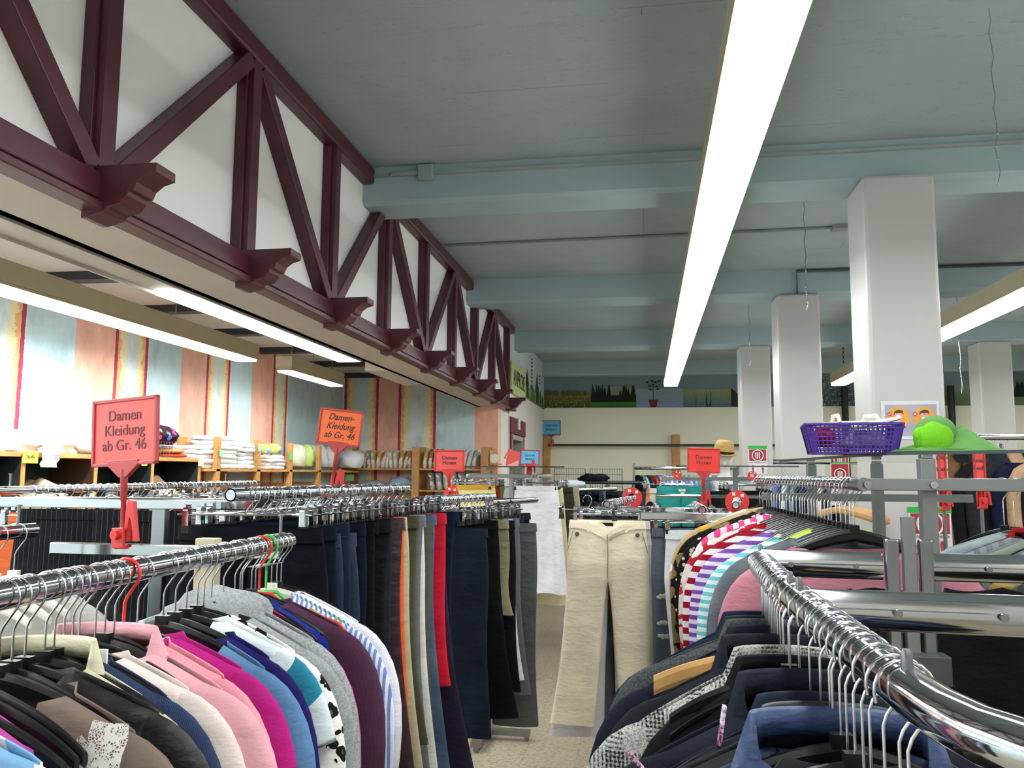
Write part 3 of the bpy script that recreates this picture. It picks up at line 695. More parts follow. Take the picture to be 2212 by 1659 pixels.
m = lace_band(curve((.185, -.050, -.175), (.12, -.07, -.29), (-.08, -.066, -.345)), .052); m.build('lace_trim', LACE, tp)

# small rack at the far left edge, behind the front rail
rail((-1.52, 1.35, 1.455), (-1.49, 1.85, 1.455), label='short chrome rail end at the left edge with a few white hangers', pins=(.90,))
HR[0] = .0175
for y in (1.62, 1.68, 1.74, 1.80):
    hanger('white', (-1.495, y, 1.455), .1, 'white plastic hanger on the short rail at the left edge', 'white hangers at the left edge')
top('blouse', 'grey white top', 'on the short rail at the left edge', (-1.495, 1.80, 1.455), .1, fabric('#bab9b2'), W=.19, sleeve=.3, seed=5)
top('blouse', 'dark grey top behind the grey white one', 'on the short rail at the left edge', (-1.495, 1.86, 1.455), .1, fabric('#2a2b30'), W=.19, sleeve=.3, seed=6)

# ================================================================ left middle: trousers rack
random.seed(11)
W3 = 'on the left trouser rail'
rail((-1.086, 2.06, 1.54), (-.955, 3.25, 1.54), label='left trouser rack, chrome rail crowded with clip hangers', posts=((-1.42, 2.28, 1.50, .022, .012, STEEL),),
     arms=(((-1.95, 2.27, 1.505), (-1.12, 2.27, 1.505), .018, .030, CHROME), ((-1.12, 2.27, 1.505), (-1.075, 2.27, 1.52), .02, .02, BLACKP), ((-1.40, 3.17, 1.487), (-.96, 3.17, 1.487), .016, .024, CHROME)))
RX3 = lambda y: -1.086+.131*(y-2.06)/1.19
def R3(y, desc, mat, dx=0, rz=None, group='trousers on the left trouser rail', **kw):
    rz = random.uniform(-.08, .08) if rz is None else rz; x = RX3(y)+dx
    hanger('clip', (RX3(y), y, 1.54), rz, 'chrome clip hanger '+W3, 'clip hangers '+W3)
    kw['hem'] = kw.get('hem', .225)+.035
    trousers(desc, W3, (x, y, 1.54), rz, mat, group=group, **kw)
def _dk(h, k=.80):
    v = [int(h[i:i+2], 16) for i in (1, 3, 5)]; g = sum(v)/3; return '#%02x%02x%02x' % tuple(int(k*(.72*q+.28*g)) for q in v)
DEN = lambda a, b='#3d5578', s=1: fabric(_dk(a), 'denim', _dk(b), s)
R3(2.16, 'wide black trousers nearest the camera', fabric('#0d0e16'), dx=-.005, rz=-.10, ww=.218, hip=.238, hem=.285, L=1.04, inner=.0, rise=.9, B=.03)
R3(2.23, 'very dark blue jeans behind the wide black pair', DEN('#141c33', '#1f2c4a'), ww=.205, hem=.235)
R3(2.285, 'mid blue jeans with faded pocket', DEN('#25395c', '#5f7ba0'), ww=.195, hem=.235, z0=-.115)
R3(2.335, 'indigo jeans with leather patch', DEN('#1a2747', '#324a70'), ww=.20, hem=.24)
R3(2.385, 'washed blue jeans', DEN('#2b4163', '#6886a8'), ww=.195, hem=.235, z0=-.12)
R3(2.435, 'dark navy slim jeans', DEN('#101a36', '#1d2b4e'), ww=.205, hem=.22)
R3(2.50, 'black corduroy trousers', fabric('#0f0f12'), ww=.215, hem=.25)
R3(2.56, 'soft black trousers with side zip', fabric('#121216', rough=.7), ww=.225, hem=.265)
R3(2.61, 'charcoal trousers', fabric('#22252b'), ww=.21, hem=.25)
R3(2.67, 'burgundy brown satin trousers', fabric('#35202a', rough=.45), ww=.222, hem=.275)
R3(2.715, 'bright orange trousers', fabric('#e5602c'), ww=.205, hip=.21, hem=.26)
R3(2.765, 'cream beige long trousers', fabric('#b9b090'), ww=.200, hem=.30, L=1.08)
R3(2.815, 'olive green elastic waist trousers', fabric('#4b4a36'), ww=.222, hem=.24, L=.75)
R3(2.86, 'mid grey trousers', fabric('#6b6c6e'), ww=.225, hem=.24)
R3(2.91, 'off white trousers', fabric('#d9d8cf'), ww=.205, hem=.255)
R3(2.955, 'dark grey corduroy trousers', fabric('#55554f'), ww=.215, hem=.225, z0=-.12)
R3(3.00, 'light blue jeans', DEN('#4c6c90', '#7e9bb8'), ww=.215, hem=.27)
R3(3.06, 'bright red trousers', fabric('#c81f33'), ww=.228, hip=.232, hem=.228, L=.62)
R3(3.12, 'violet black velvet trousers', fabric('#2a2333'), ww=.21, hem=.31)
R3(3.18, 'dark indigo narrow jeans at the far end', DEN('#131d3a', '#22345a'), ww=.238, hem=.225, L=.8)
for k in range(14):
    y = 2.12+k*.078+random.uniform(-.01, .01)
    hanger('clip', (RX3(y), y, 1.54), random.uniform(-.2, .2), 'empty chrome clip hanger '+W3, 'empty clip hangers '+W3)

# second trouser rail, farther on
W4 = 'on the second left trouser rail by the aisle'
rail((-.955, 3.42, 1.485), (-.76, 4.12, 1.485), label='second left trouser rail by the aisle, full of chrome hangers', posts=((-1.25, 3.8, 1.45, .02, .02, STEEL),), arms=(((-1.25, 4.40, 1.41), (-.66, 4.40, 1.41), .016, .024, CHROME),))
def R4(x, y, desc, mat, rz=0, **kw):
    q = (y-3.42)/.70; rx = -.955+.195*q
    hanger('clip', (rx, y, 1.485), rz, 'chrome clip hanger '+W4, 'clip hangers '+W4)
    trousers(desc, W4, (x, y, 1.485), rz, mat, group='trousers '+W4, **kw)
R4(-.885, 3.60, 'dark indigo bootcut jeans facing the aisle', DEN('#1c2740', '#2e4362'), rz=-.05, ww=.195, hip=.205, hem=.225, L=.87, inner=.0, rise=.86, z0=-.125, B=.03)
R4(-.865, 3.68, 'black flared trousers', fabric('#0e0f13'), rz=.0, ww=.205, hip=.22, hem=.31, L=.84, inner=.0, rise=.83, z0=-.095)
R4(-.845, 3.74, 'khaki olive silky trousers', fabric('#7b7656', rough=.5), ww=.222, hip=.232, hem=.255, L=.42, z0=-.095)
R4(-.835, 3.79, 'plain black trousers behind the khaki pair', fabric('#111216'), ww=.232, hip=.245, hem=.27, L=.75, z0=-.10)
R4(-.845, 3.85, 'white cropped trousers', fabric('#d8dadf'), ww=.225, hip=.242, hem=.285, L=.72, z0=-.10)
R4(-.825, 3.91, 'stone grey trousers', fabric('#5f6164'), ww=.225, hip=.238, hem=.29, L=.80, z0=-.095)
R4(-.735, 4.00, 'slate grey pressed trousers nearest the aisle', fabric('#494c4e', rough=.6), rz=.03, ww=.205, hip=.215, hem=.222, L=.93, inner=.0, rise=.92, z0=-.125, B=.026)
for k in range(16):
    y = 3.46+k*.040; rx = -.955+.195*(y-3.42)/.7
    hanger('clip', (rx, y, 1.485), random.uniform(-.3, .3), 'empty chrome clip hanger '+W4, 'empty clip hangers '+W4)

# ================================================================ far left rail with skirts
W2 = 'on the long rail in the left bay'
rail((-2.335, 2.3, 1.525), (-2.62, 5.35, 1.525), label='long dark chrome rail in the left bay with wire hangers', pins=(.17, .82), posts=((-2.5, 3.6, 1.50, .02, .02, STEEL),))
random.seed(21)
cols = ['#b0552e', '#d9d5cc', '#8d8d95', '#1c1c22', '#c87a48', '#3a2c2c', '#9c9ca4', '#e2ddd2', '#5b2630', '#74706a', '#2a3550', '#b7a58c', '#33343a', '#a33a2c', '#cfcac0', '#59616e', '#2d2a28', '#8c6a58', '#d0b090', '#42464f']
cn = ['rust orange', 'off white', 'cool grey', 'black', 'tan orange', 'dark brown', 'light grey', 'cream', 'wine red', 'stone', 'navy', 'sand', 'charcoal', 'brick red', 'pale grey', 'slate blue', 'umber', 'cocoa', 'peach beige', 'graphite']
for k in range(20):
    y = 2.95+k*.118; x = -2.335-.285*(y-2.3)/3.05
    hanger('clip', (x, y, 1.525), random.uniform(-.3, .3), 'chrome clip hanger '+W2, 'clip hangers '+W2)
    skirt(cn[k]+' skirt', W2, (x, y, 1.525), random.uniform(-.1, .1), fabric(cols[k]), seed=k, group='skirts '+W2, L=.55, B=.02)
    for q in range(1): hanger('black', (x, y+.06, 1.525), random.uniform(-.15, .15), 'black clothes hanger '+W2, 'black hangers '+W2)
# pinstripe skirts in front of that rail
W5 = 'on the crossbar behind the front left rail'
rail((-2.15, 2.62, 1.50), (-1.40, 2.62, 1.50), r=.012, label='thin crossbar behind the front left rail holding dark skirts', posts=((-1.30, 2.70, 1.50, .02, .02, STEEL),))
skirt('black pinstripe skirt with elastic waist', W5, (-1.93, 2.59, 1.56), .12, fabric('#101114', 'pin', '#3c3e44'), ww=.20, hem=.25, L=.8, seed=2)
skirt('black pinstripe wrap skirt', W5, (-1.66, 2.55, 1.56), -.05, fabric('#0e0f12', 'pin', '#44464c', .8), ww=.17, hem=.2, L=.8, seed=3)
skirt('ribbed black skirt', W5, (-1.36, 2.56, 1.53), .05, fabric('#16171a', 'knit'), ww=.15, hem=.17, L=.6, seed=4, z0=-.12)
trousers('dusky pink trousers', W5, (-1.40, 2.66, 1.56), .3, fabric('#8d6e74'), ww=.15, L=.9, z0=-.10)
trousers('olive brown trousers', W5, (-1.38, 2.74, 1.60), .3, fabric('#5a4c35'), ww=.12, L=.9, z0=-.10)
for x in (-2.05, -1.82, -1.55, -1.42):
    r = hanger('clip', (x, 2.62, 1.50), PI/2*.1, 'chrome clip hanger '+W5, 'clip hangers '+W5)

# ================================================================ centre: beige trousers facing the aisle
random.seed(31)
W6 = 'on the centre aisle rail'
rail((-.195, 4.14, 1.455), (-.055, 5.35, 1.455), label='centre aisle trouser rack behind the beige trousers', posts=((.02, 4.9, 1.42, .02, .02, STEEL),),
     arms=(((-.40, 4.62, 1.41), (.55, 4.62, 1.41), .016, .03, CHROME),), pins=(.5,))
def R6(x, y, desc, mat, rz=0, where=W6, rzh=None, zr=1.455, **kw):
    hanger('clip', (x, y, zr), rz, 'chrome clip hanger '+where, 'clip hangers '+where)
    return trousers(desc, where, (x, y, zr), rz, mat, group='trousers '+where, **kw)
BEI = fabric('#efe3c8')
bt = R6(-.195, 4.20, 'beige bootcut trousers with two buttons, facing the aisle', BEI, rz=0, ww=.183, hip=.203, hem=.285, L=.985, inner=.062, rise=.30, dip=.055, n=28, rows=34, seed=4, amp=.045, B=.034, z0=-.085)
for o in list(bt.children):
    if o.name.startswith('waistband'): o['label'] = 'open waistband folded down at the front'
BTN = plain('trouser_button', '#6b6054', .4, .4)
for s in (-1, 1):
    m = MB(); m.disc((s*.148, -.030, -.150), (0, -1, 0), .011, .005, 18); m.disc((s*.148, -.034, -.150), (0, -1, 0), .006, .004, 12); m.build('button', BTN, bt)
    m = MB(); m.beam((s*.092, -.0235, -.085), (s*.094, -.030, -.140), .010, .004, up=(0, 1, 0)); m.build('belt_loop', BEI, bt)
    m = MB(); m.tube([(s*.17, -.026, -.135), (s*.185, -.030, -.19), (s*.197, -.028, -.235)], .0022, 6); m.build('pocket_seam', fabric('#a8987a'), bt)
m = MB(); m.box(-.028, .028, .004, .006, -.110, -.094); m.build('label_patch', fabric('#222220'), bt)
m = MB(); m.tube([(0, -.033, -.15), (.003, -.040, -.25), (0, -.043, -.36)], .0022, 6); m.build('fly_seam', fabric('#8f8165'), bt)
m = MB(); m.prism([(.004, -.031, -.165), (.004, -.031, -.14), (.095, -.029, -.092), (.10, -.029, -.115)], (0, -.005, 0)); m.build('waist_flap', BEI, bt)
R6(-.19, 4.30, 'lavender white trousers behind the beige pair', fabric('#c9c5cd'), ww=.2, hip=.215, hem=.305, L=1.06, inner=.03, seed=2)
R6(-.185, 4.36, 'wine red trousers showing at the side of the beige pair', fabric('#7c1b26'), ww=.20, hip=.22, hem=.29, L=.9, inner=.05)
R6(-.175, 4.43, 'mid grey trousers seen between the legs of the beige pair', fabric('#68696b'), ww=.17, hip=.18, hem=.2, L=1.0, inner=.0, rise=.9)
R6(-.16, 4.52, 'dark blue jeans at the back of the centre rail', DEN('#2a3850', '#4a5c78'), ww=.2, hem=.24, L=1.08)
for k in range(14):
    y = 4.3+k*.075; hanger('clip', (-.195+.14*(y-4.14)/1.21, y, 1.455), random.uniform(-.7, .7), 'empty chrome clip hanger '+W6, 'empty clip hangers '+W6)
hanger('clip', (-.30, 4.28, 1.475), -.5, 'loose clip hanger lying across others at the left of the centre rail', 'loose clip hangers')
# white and ripped jeans
W7 = 'on the short rail right of the beige trousers'
rail((.245, 3.84, 1.445), (.245, 4.5, 1.445), label='short chrome rail right of the beige trousers holding jeans', group='chrome rails',
     arms=(((-.03, 3.86, 1.415), (.53, 3.84, 1.415), .016, .034, CHROME),))
R6(.245, 3.90, 'white jeans with a round pocket', fabric('#d3d3d8'), rz=.28, where=W7, zr=1.44, ww=.165, hip=.175, hem=.14, L=.98, inner=.0, rise=.9, seed=7)
rj = R6(.20, 4.02, 'ripped light blue jeans', DEN('#5a6f82', '#93a2ac'), rz=.1, where=W7, zr=1.44, ww=.175, hip=.185, hem=.20, L=1.0, inner=.0, rise=.9)
for z in (-.40, -.52, -.58):
    m = MB(); m.sphere((-.135, -.024, z), .026, .010, .011, 16, 8, f=lambda p: 1+.35*math.sin(9*p.x+7*p.z+z*50)); m.build('torn_patch', fabric('#b8b8ac'), rj)
R6(.25, 4.13, 'black trousers behind the ripped jeans', fabric('#101013'), where=W7, zr=1.44, ww=.2, L=.9)
for k in range(8): hanger('clip', (.245, 3.88+k*.075, 1.445), random.uniform(-.6, .6), 'empty chrome clip hanger '+W7, 'empty clip hangers '+W7)
# red size rings at rail ends
REDR = plain('red_ring_plastic', '#d42f2c', .4, 0, .03)
def size_ring(x, y, z, r, label, rz=0, digits=None):
    o = empty('size_ring', (x, y, z), (0, 0, rz), **T(label, 'size ring', 'red size rings'))
    m = MB()
    for k in range(24):
        a0, a1 = 2*PI*k/24, 2*PI*(k+1)/24
        m.prism([(r*math.cos(a0), 0, r*math.sin(a0)), (r*math.cos(a1), 0, r*math.sin(a1)), (r*.42*math.cos(a1), 0, r*.42*math.sin(a1)), (r*.42*math.cos(a0), 0, r*.42*math.sin(a0))], (0, .004, 0))
    m.build('ring', REDR, o)
    m = MB()
    for k in range(2):
        a_ = 2*PI*k/6+.9; cx, cz = r*.72*math.cos(a_), r*.72*math.sin(a_); m.box(cx-r*.13, cx+r*.13, -.002, 0, cz-r*.13, cz+r*.13)
    m.build('sticker', WHITEP, o); return o
size_ring(-.085, 4.95, 1.465, .062, 'red size ring on the centre aisle rail, among clip hangers', .3)
size_ring(.44, 4.25, 1.47, .058, 'red size ring on a rail end beside the striped tops', -.2)
size_ring(-1.03, 4.35, 1.49, .042, 'small red size ring above the dark jeans, by the yellow skirt')
# rails beyond with tangled hangers
rail((.43, 4.22, 1.455), (.52, 5.1, 1.455), label='chrome rail end beside the striped tops, crowded with empty hangers')
W8 = 'on the rail end beside the striped tops'
for k in range(12): hanger('clip', (.435+.0075*k, 4.3+k*.065, 1.455), random.uniform(-.8, .8), 'empty chrome clip hanger '+W8, 'empty clip hangers '+W8)
R6(.46, 4.42, 'black trousers', fabric('#121216'), where=W8, ww=.18, L=.95)
R6(.47, 4.60, 'brown black trousers', fabric('#1d1716'), where=W8, ww=.18, L=.95)

# ================================================================ right: tops on the rack with the glass shelf
random.seed(41)
W9 = 'on the rail under the glass shelf'
HR[0] = .016
gr = empty('clothes_rack', (.70, 2.25, 0), **T('grey metal clothes rack on the right with crossbar and glass shelf', 'clothes rack', 'racks with glass shelves'))
def addbox(root, name, mat, *bx, bevel=.002):
    m = MB(); l = root.location
    for b in bx: m.box(b[0]-l.x, b[1]-l.x, b[2]-l.y, b[3]-l.y, b[4]-l.z, b[5]-l.z)
    return m.build(name, mat, root, bevel=bevel)
pB = at(1895, 1040, Y=3.15); pC = at(1753, 1040, Y=3.55)
for (x, y, w_) in ((.70, 2.25, .018), (pB.x, pB.y, .018), (pC.x, pC.y, .018)):
    addbox(gr, 'post', GREY_MET, (x-w_, x+w_, y-w_, y+w_, .03, 1.645)); addbox(gr, 'shelf_support', STEEL, (x-.014, x+.014, y-.014, y+.014, 1.645, 1.655))
addbox(gr, 'crossbar', GREY_MET, (.525, 1.62, 2.20, 2.228, 1.565, 1.595))
addbox(gr, 'crossbar', GREY_MET, (pC.x-.2, pC.x+.6, pC.y-.03, pC.y-.005, 1.50, 1.53))
m = MB(); m.tube([(.525-.70, 2.15-2.25, 1.58), (.525-.70, 2.235-2.25, 1.58)], .017, 20); m.build('end_cap', STEEL, gr)
for x in (.532, .70):
    m = MB(); m.disc((x-.70, (2.145 if x < .6 else 2.197)-2.25, 1.58), (0, -1, 0), .009, .004, 16); m.disc((x-.70, (2.143 if x < .6 else 2.195)-2.25, 1.58), (0, -1, 0), .004, .005, 8); m.build('screw', CHROME, gr)
m = MB(); m.tube([(.525-.70, 2.235-2.25, 1.58), (.49-.70, 3.85-2.25, 1.58)], .016, 18); m.build('rail', CHROME, gr)
m = MB(); m.tube([(1.16-.70, 2.235-2.25, 1.58), (1.16-.70, 3.5-2.25, 1.58)], .016, 18); m.build('rail', CHROME, gr)
t = NT('shelf_glass'); t.b.inputs['Base Color'].default_value = (.80, .92, .90, 1); t.b.inputs['Roughness'].default_value = .03; t.b.inputs['Transmission Weight'].default_value = 1.0; t.b.inputs['IOR'].default_value = 1.45; GLASS = t.m
DGL = plain('glass_edge', '#12201e', .15)
gp = [(.543, 3.55), (.642, 2.38), (.885, 2.13), (1.45, 2.13), (1.62, 3.55)]
m = MB(); m.prism([(x-.70, y-2.25, 1.657) for x, y in gp], (0, 0, .008)); m.build('glass_shelf', GLASS, gr)
m = MB()
for i in range(5):
    a_, b_ = gp[i], gp[(i+1) % 5]; m.beam((a_[0]-.70, a_[1]-2.25, 1.661), (b_[0]-.70, b_[1]-2.25, 1.661), .003, .0085)
m.build('shelf_edge', DGL, gr)
def R9(y, kind, name, desc, mat, rz=.12, dx=0, cat='top', **kw):
    x = .525-.035*(y-2.235)/1.6+dx
    hanger(kind, (x, y, 1.58), rz, kind+' clothes hanger '+W9, kind+' hangers '+W9, low=.118)
    if name: kw.setdefault('seed', int(y*777)); top(name, desc, W9, (x, y, 1.58), rz, mat, category=cat, group='tops '+W9, z0=kw.pop('z0', -.107), **kw)
R9(2.265, 'black', 'shirt', 'dusty pink t-shirt nearest the camera', fabric('#b47684'), W=.255, drop=.095, sleeve=.42, dip=.03, a=.15, B=.03, z0=-.112, rz=.03, seed=9, L=.5)
R9(2.345, 'black', 'blouse', 'slate grey satin blouse', fabric('#545b63', rough=.45), W=.272, drop=.085, sleeve=.5, a=.15, rz=.05)
R9(2.40, 'black', 'blouse', 'periwinkle blue top', fabric('#8090c8'), W=.20, drop=.08, sleeve=.0, a=.12, rz=.08)
R9(2.445, 'black', 'blouse', 'white top with lime green shoulder', fabric('#d2d8d0', 'camo', '#a9c84e', .12), W=.19, sleeve=0, a=.08)
R9(2.50, 'black', 'pullover', 'aqua and white striped long-sleeved top', fabric('#6cb5be', 'stripe_h', '#c9dadb', 1.6), W=.285, drop=.10, sleeve=.55, a=.16, B=.032, rz=.05)
R9(2.585, 'black', 'blouse', 'pale yellow top behind the aqua stripes', fabric('#d3d489'), W=.25, drop=.1, sleeve=.5, a=.14)
R9(2.68, 'black', 'shirt', 'purple and white striped t-shirt', fabric('#70489a', 'stripe_h', '#cfc4da', 1.4), W=.295, drop=.095, sleeve=.42, a=.15, B=.028, rz=.1)
R9(2.76, 'black', 'blouse', 'pink and navy dotted top', fabric('#2b2d52', 'dots', '#d890a8'), W=.22, drop=.1, sleeve=.4, a=.14)
R9(2.86, 'black', 'dress', 'red top with white striped hem', fabric('#8d1526', 'stripe_h', '#d9d2d2', .9), W=.305, drop=.10, sleeve=.56, a=.17, rz=.12)
R9(2.94, 'black', 'pullover', 'deep red cardigan', fabric('#8c1220'), W=.27, drop=.085, sleeve=.3, a=.13)
R9(3.06, 'black', 'blouse', 'red and white patterned blouse', fabric('#d9d3cd', 'camo', '#ad2433', .9), W=.305, drop=.10, sleeve=.5, a=.14)
R9(3.18, 'black', 'blouse', 'pink and white striped collar shirt', fabric('#e5c9d6', 'stripe_v', '#d8447e', .8), W=.27, drop=.07, sleeve=.3)
R9(3.32, 'black', 'blouse', 'black blouse with white dots', fabric('#191613', 'dots', '#b9b2a8', 1), W=.305, drop=.10, sleeve=.5)
R9(3.44, 'black', 'blouse', 'brown and black patterned tunic', fabric('#1c1613', 'camo', '#7d6a48', .7), W=.315, drop=.10, sleeve=.5)
R9(3.56, 'black', 'blouse', 'cream and gold blouse', fabric('#b5a177', 'floral', '#efe6cf'), W=.315, drop=.09, sleeve=.5)
R9(3.72, 'wood', 'blouse', 'light mint top at the far end', fabric('#b5d2cd'), W=.24, drop=.075, sleeve=.4)
for y in (2.30, 2.54, 2.63, 2.72, 2.81, 2.90, 3.0, 3.12, 3.25, 3.38, 3.5, 3.62, 3.8):
    R9(y, 'black', None, None, None, rz=random.uniform(.02, .2))
# right side of the same rack
W10 = 'on the right side of the glass-shelf rack'
def R10(y, name, desc, mat, **kw):
    hanger('black', (1.16, y, 1.58), kw.get('rz', 0), 'black clothes hanger '+W10, 'black hangers '+W10, low=.15)
    if name: kw.setdefault('seed', int(y*555)); rz = kw.pop('rz', 0); top(name, desc, W10, (1.16, y, 1.58), rz, mat, group='tops '+W10, z0=-.139, **kw)
R10(2.30, 'blouse', 'charcoal lace top nearest the camera', fabric('#3b3d40', 'camo', '#4b4e52', 1), W=.235, drop=.10, sleeve=.5, a=.10, B=.03, dip=.12, neck='v')
R10(2.37, 'blouse', 'mustard yellow patterned blouse', fabric('#a9883f', 'camo', '#bda36a', .35), W=.225, drop=.065, sleeve=.4, a=.11, B=.028, dip=.03)
R10(2.44, 'blouse', 'navy blue collar top', fabric('#191a33'), W=.2, drop=.08, sleeve=.3)
R10(2.52, 'blouse', 'grey and white striped blouse', fabric('#86878a', 'stripe_v', '#a8a9ab', 1), W=.24, drop=.09, sleeve=.5)
R10(2.62, 'blouse', 'pale green grey blouse', fabric('#a9ada0'), W=.24, drop=.075, sleeve=.5)
R10(2.72, 'blouse', 'silver grey blouse with a red collar', fabric('#8d8e96', 'stripe_v', '#a3a3aa', 1), W=.26, drop=.08, sleeve=.5, cmat=fabric('#b52a2e'), collar=.03)
R10(2.82, 'blouse', 'white satin blouse', fabric('#c4ccd2'), W=.25, drop=.065, sleeve=.5)
for y in (2.42, 2.49, 2.57, 2.67, 2.77, 2.90, 2.98): R10(y, None, None, None, rz=random.uniform(-.05, .2))

# things on the glass shelf
PUR = plain('purple_plastic', '#46248c', .35, 0, .03)
bk = empty('plastic_basket', (.592, 2.56, 1.666), (0, 0, -.12), **T('purple plastic lattice basket on the glass shelf', 'basket'))
m = MB(); W_, D_, H_ = .128, .085, .082
def bpt(u, v, s): k = .86+.14*v; return {0: (u*W_*k, -D_*k), 1: (u*W_*k, D_*k), 2: (-W_*k, u*D_*k), 3: (W_*k, u*D_*k)}[s]
for s in range(4):
    nu = 20 if s < 2 else 13
    for i in range(nu+1):
        u = -1+2*i/nu; a_ = bpt(u, 0, s); b_ = bpt(u, 1, s); th = .0035 if 1 < i < nu-1 else .012
        m.beam((a_[0], a_[1], 0), (b_[0], b_[1], H_), th, .003, up=(0, 1, 0) if s < 2 else (1, 0, 0))
    for j in range(8):
        v = j/7; a_ = bpt(-1, v, s); b_ = bpt(1, v, s); m.beam((a_[0], a_[1], v*H_), (b_[0], b_[1], v*H_), .003, .0035)
m.build('lattice_wall', PUR, bk)
m = MB(); m.box(-W_*.86, W_*.86, -D_*.86, D_*.86, 0, .003); m.build('base', PUR, bk)
m = MB()
for a_, b_ in (((-W_, -D_), (W_, -D_)), ((W_, -D_), (W_, D_)), ((W_, D_), (-W_, D_)), ((-W_, D_), (-W_, -D_))): m.beam((*a_, H_), (*b_, H_), .014, .008)
m.build('rim', PUR, bk, bevel=.002)
def soft(name, label, cat, loc, rx, ry, rz_, mat, seed=0, group=None, amp=.18, n=20, mm=12, flatb=True, rot=0):
    r_ = random.Random(seed); p_ = [r_.uniform(0, 6) for _ in range(5)]; m = MB()
    m.sphere((0, 0, 0), rx, ry, rz_, n, mm, f=lambda p: 1+amp*(.5*math.sin(5*p.x+p_[0]+3*p.z)+.35*math.sin(8*p.y+p_[1]+4*p.x)+.35*math.sin(11*p.z+p_[2]+6*p.x)))
    if flatb: m.v = [(x, y, max(z, -rz_*.55)) for x, y, z in m.v]
    return m.build(name, mat, None, loc, (0, 0, rot), **T(label, cat, group))
soft('folded_cloth', 'crumpled grey lilac cloth inside the purple basket', 'cloth', (.63, 2.56, 1.70), .062, .045, .034, fabric('#9a93a8'), 3)
soft('scarf', 'dark red scarf in the left of the purple basket', 'scarf', (.515, 2.56, 1.705), .03, .05, .035, fabric('#8c1730'), 4)
def sandal(label, loc, rot, tilt):
    r = empty('sandal', loc, (tilt, 0, rot), **T(label, 'sandal', 'sandals in the purple basket'))
    m = MB(); pl = [(.034*math.cos(2*PI*k/24)*(1-.18*math.sin(2*PI*k/24)), .09*math.sin(2*PI*k/24), 0) for k in range(24)]
    m.prism(pl, (0, 0, .012)); m.build('sole', plain('white_sole', '#e2ddcf', .5), r)
    m = MB(); m.prism([(x*1.04, y*1.02, .004) for x, y, _ in pl], (0, 0, .003)); m.build('sole_edge', plain('sole_edge', '#4b2f2a', .6), r)
    m = MB(); m.tube([(-.034, -.02, .008), (-.02, -.02, .03), (.02, -.02, .03), (.034, -.02, .008)], .006, 8); m.build('strap', plain('white_strap', '#d9d4c6', .5), r)
sandal('white sandal sole sticking up out of the purple basket at right', (.665, 2.55, 1.748), -1.0, .18)
sandal('cream white sandal lying at the left of the purple basket', (.575, 2.57, 1.748), -1.45, .05)
# green caps
LIME = fabric('#6fb928', 'knit', '#5fae1e', .8); SAGE = fabric('#5d8a4c')
cp = empty('cap', (.775, 2.42, 1.666), (0, 0, 0), **T('lime green mesh cap with sage green crown, heaped on the glass shelf', 'cap'))
m = MB(); m.sphere((0, 0, .035), .050, .05, .050, 22, 14, f=lambda p: 1+.05*math.sin(7*p.x+3*p.z)+.04*math.sin(9*p.y)); m.v = [(x, y, max(.001, z)) for x, y, z in m.v]; m.build('mesh_panel', LIME, cp)
m = MB(); m.sphere((.012, .018, .050), .056, .045, .052, 22, 14); m.v = [(x, y, max(.001, z)) for x, y, z in m.v]; m.build('crown', SAGE, cp)
cp = empty('sun_hat', (.80, 2.44, 1.666), (0, 0, 0), **T('sage green floppy cloth hat lying flat under the lime cap', 'hat'))
m = MB(); rs = []
for j in range(9):
    q = j/8; rg = []
    for k in range(30):
        a_ = 2*PI*k/30; rr_ = .03+.10*q; zz = .040*(1-q)**1.1*(1.25+.55*math.cos(a_)) if q < 1 else 0
        rg.append((rr_*math.cos(a_)*1.15+.02, rr_*math.sin(a_)*.62, max(.001, zz+.006*math.sin(5*a_)*q*(1-q)*4)))
    rs.append(rg)
m.rings(rs[::-1], False, True); b_ = m.build('brim', SAGE, cp); md = b_.modifiers.new('thickness', 'SOLIDIFY'); md.thickness = .003; md.offset = 1
m = MB(); m.tube([(.12*math.cos(a_)*1.1+.02, .12*math.sin(a_)*.60, .008) for a_ in [2*PI*k/30 for k in range(31)]], .0012, 5); m.build('stitching', fabric('#4c7640'), cp)

# ================================================================ near right rack: coats and jackets
random.seed(51); HR[0] = .021
W11 = 'on the curved near right rail'
cr = empty('clothes_rack', (.22, 1.2, 0), **T('near right chrome rack with bent rail and two oval crossbars', 'clothes rack', 'chrome rails'))
def crp(p): return (p[0]-.22, p[1]-1.2, p[2])
m = MB(); m.tube([crp(p) for p in ((.236, 1.84, 1.42), (.216, 1.4, 1.42), (.215, 1.0, 1.42), (.217, .75, 1.42), (.222, .69, 1.42), (.232, .645, 1.42), (.25, .612, 1.42), (.275, .592, 1.42), (.31, .583, 1.42), (.6, .583, 1.42))], .0205, 28); m.build('rail', CHROME, cr)
for (a_, b_) in (((.235, 1.815, 1.42), (.468, 1.80, 1.42)), ((.535, 1.80, 1.42), (1.3, 1.79, 1.42)), ((.225, 1.245, 1.415), (1.2, 1.19, 1.415))):
    m = MB(); m.tube([crp(a_), crp(b_)], .0275, 24, flat=.55); m.build('crossbar', CHROME, cr)
for x, y, z in ((.29, 1.797, 1.42), (.415, 1.79, 1.42), (.335, 1.222, 1.415), (.465, 1.214, 1.415), (.66, 1.78, 1.42)):
    m = MB(); m.disc(crp((x, y, z)), (0, -1, 0), .0055, .006, 14); m.build('bolt', STEEL, cr)
for x, y in ((.236, 1.835), (.213, 1.33), (.214, 1.26), (.214, .76)):
    m = MB(); m.tube([crp((x, y, 1.435)), crp((x, y, 1.452)), crp((x, y, 1.456))], [.005, .005, .003], 12); m.build('stop_pin', plain('pin_grey', '#6c6d70', .35, .6), cr)
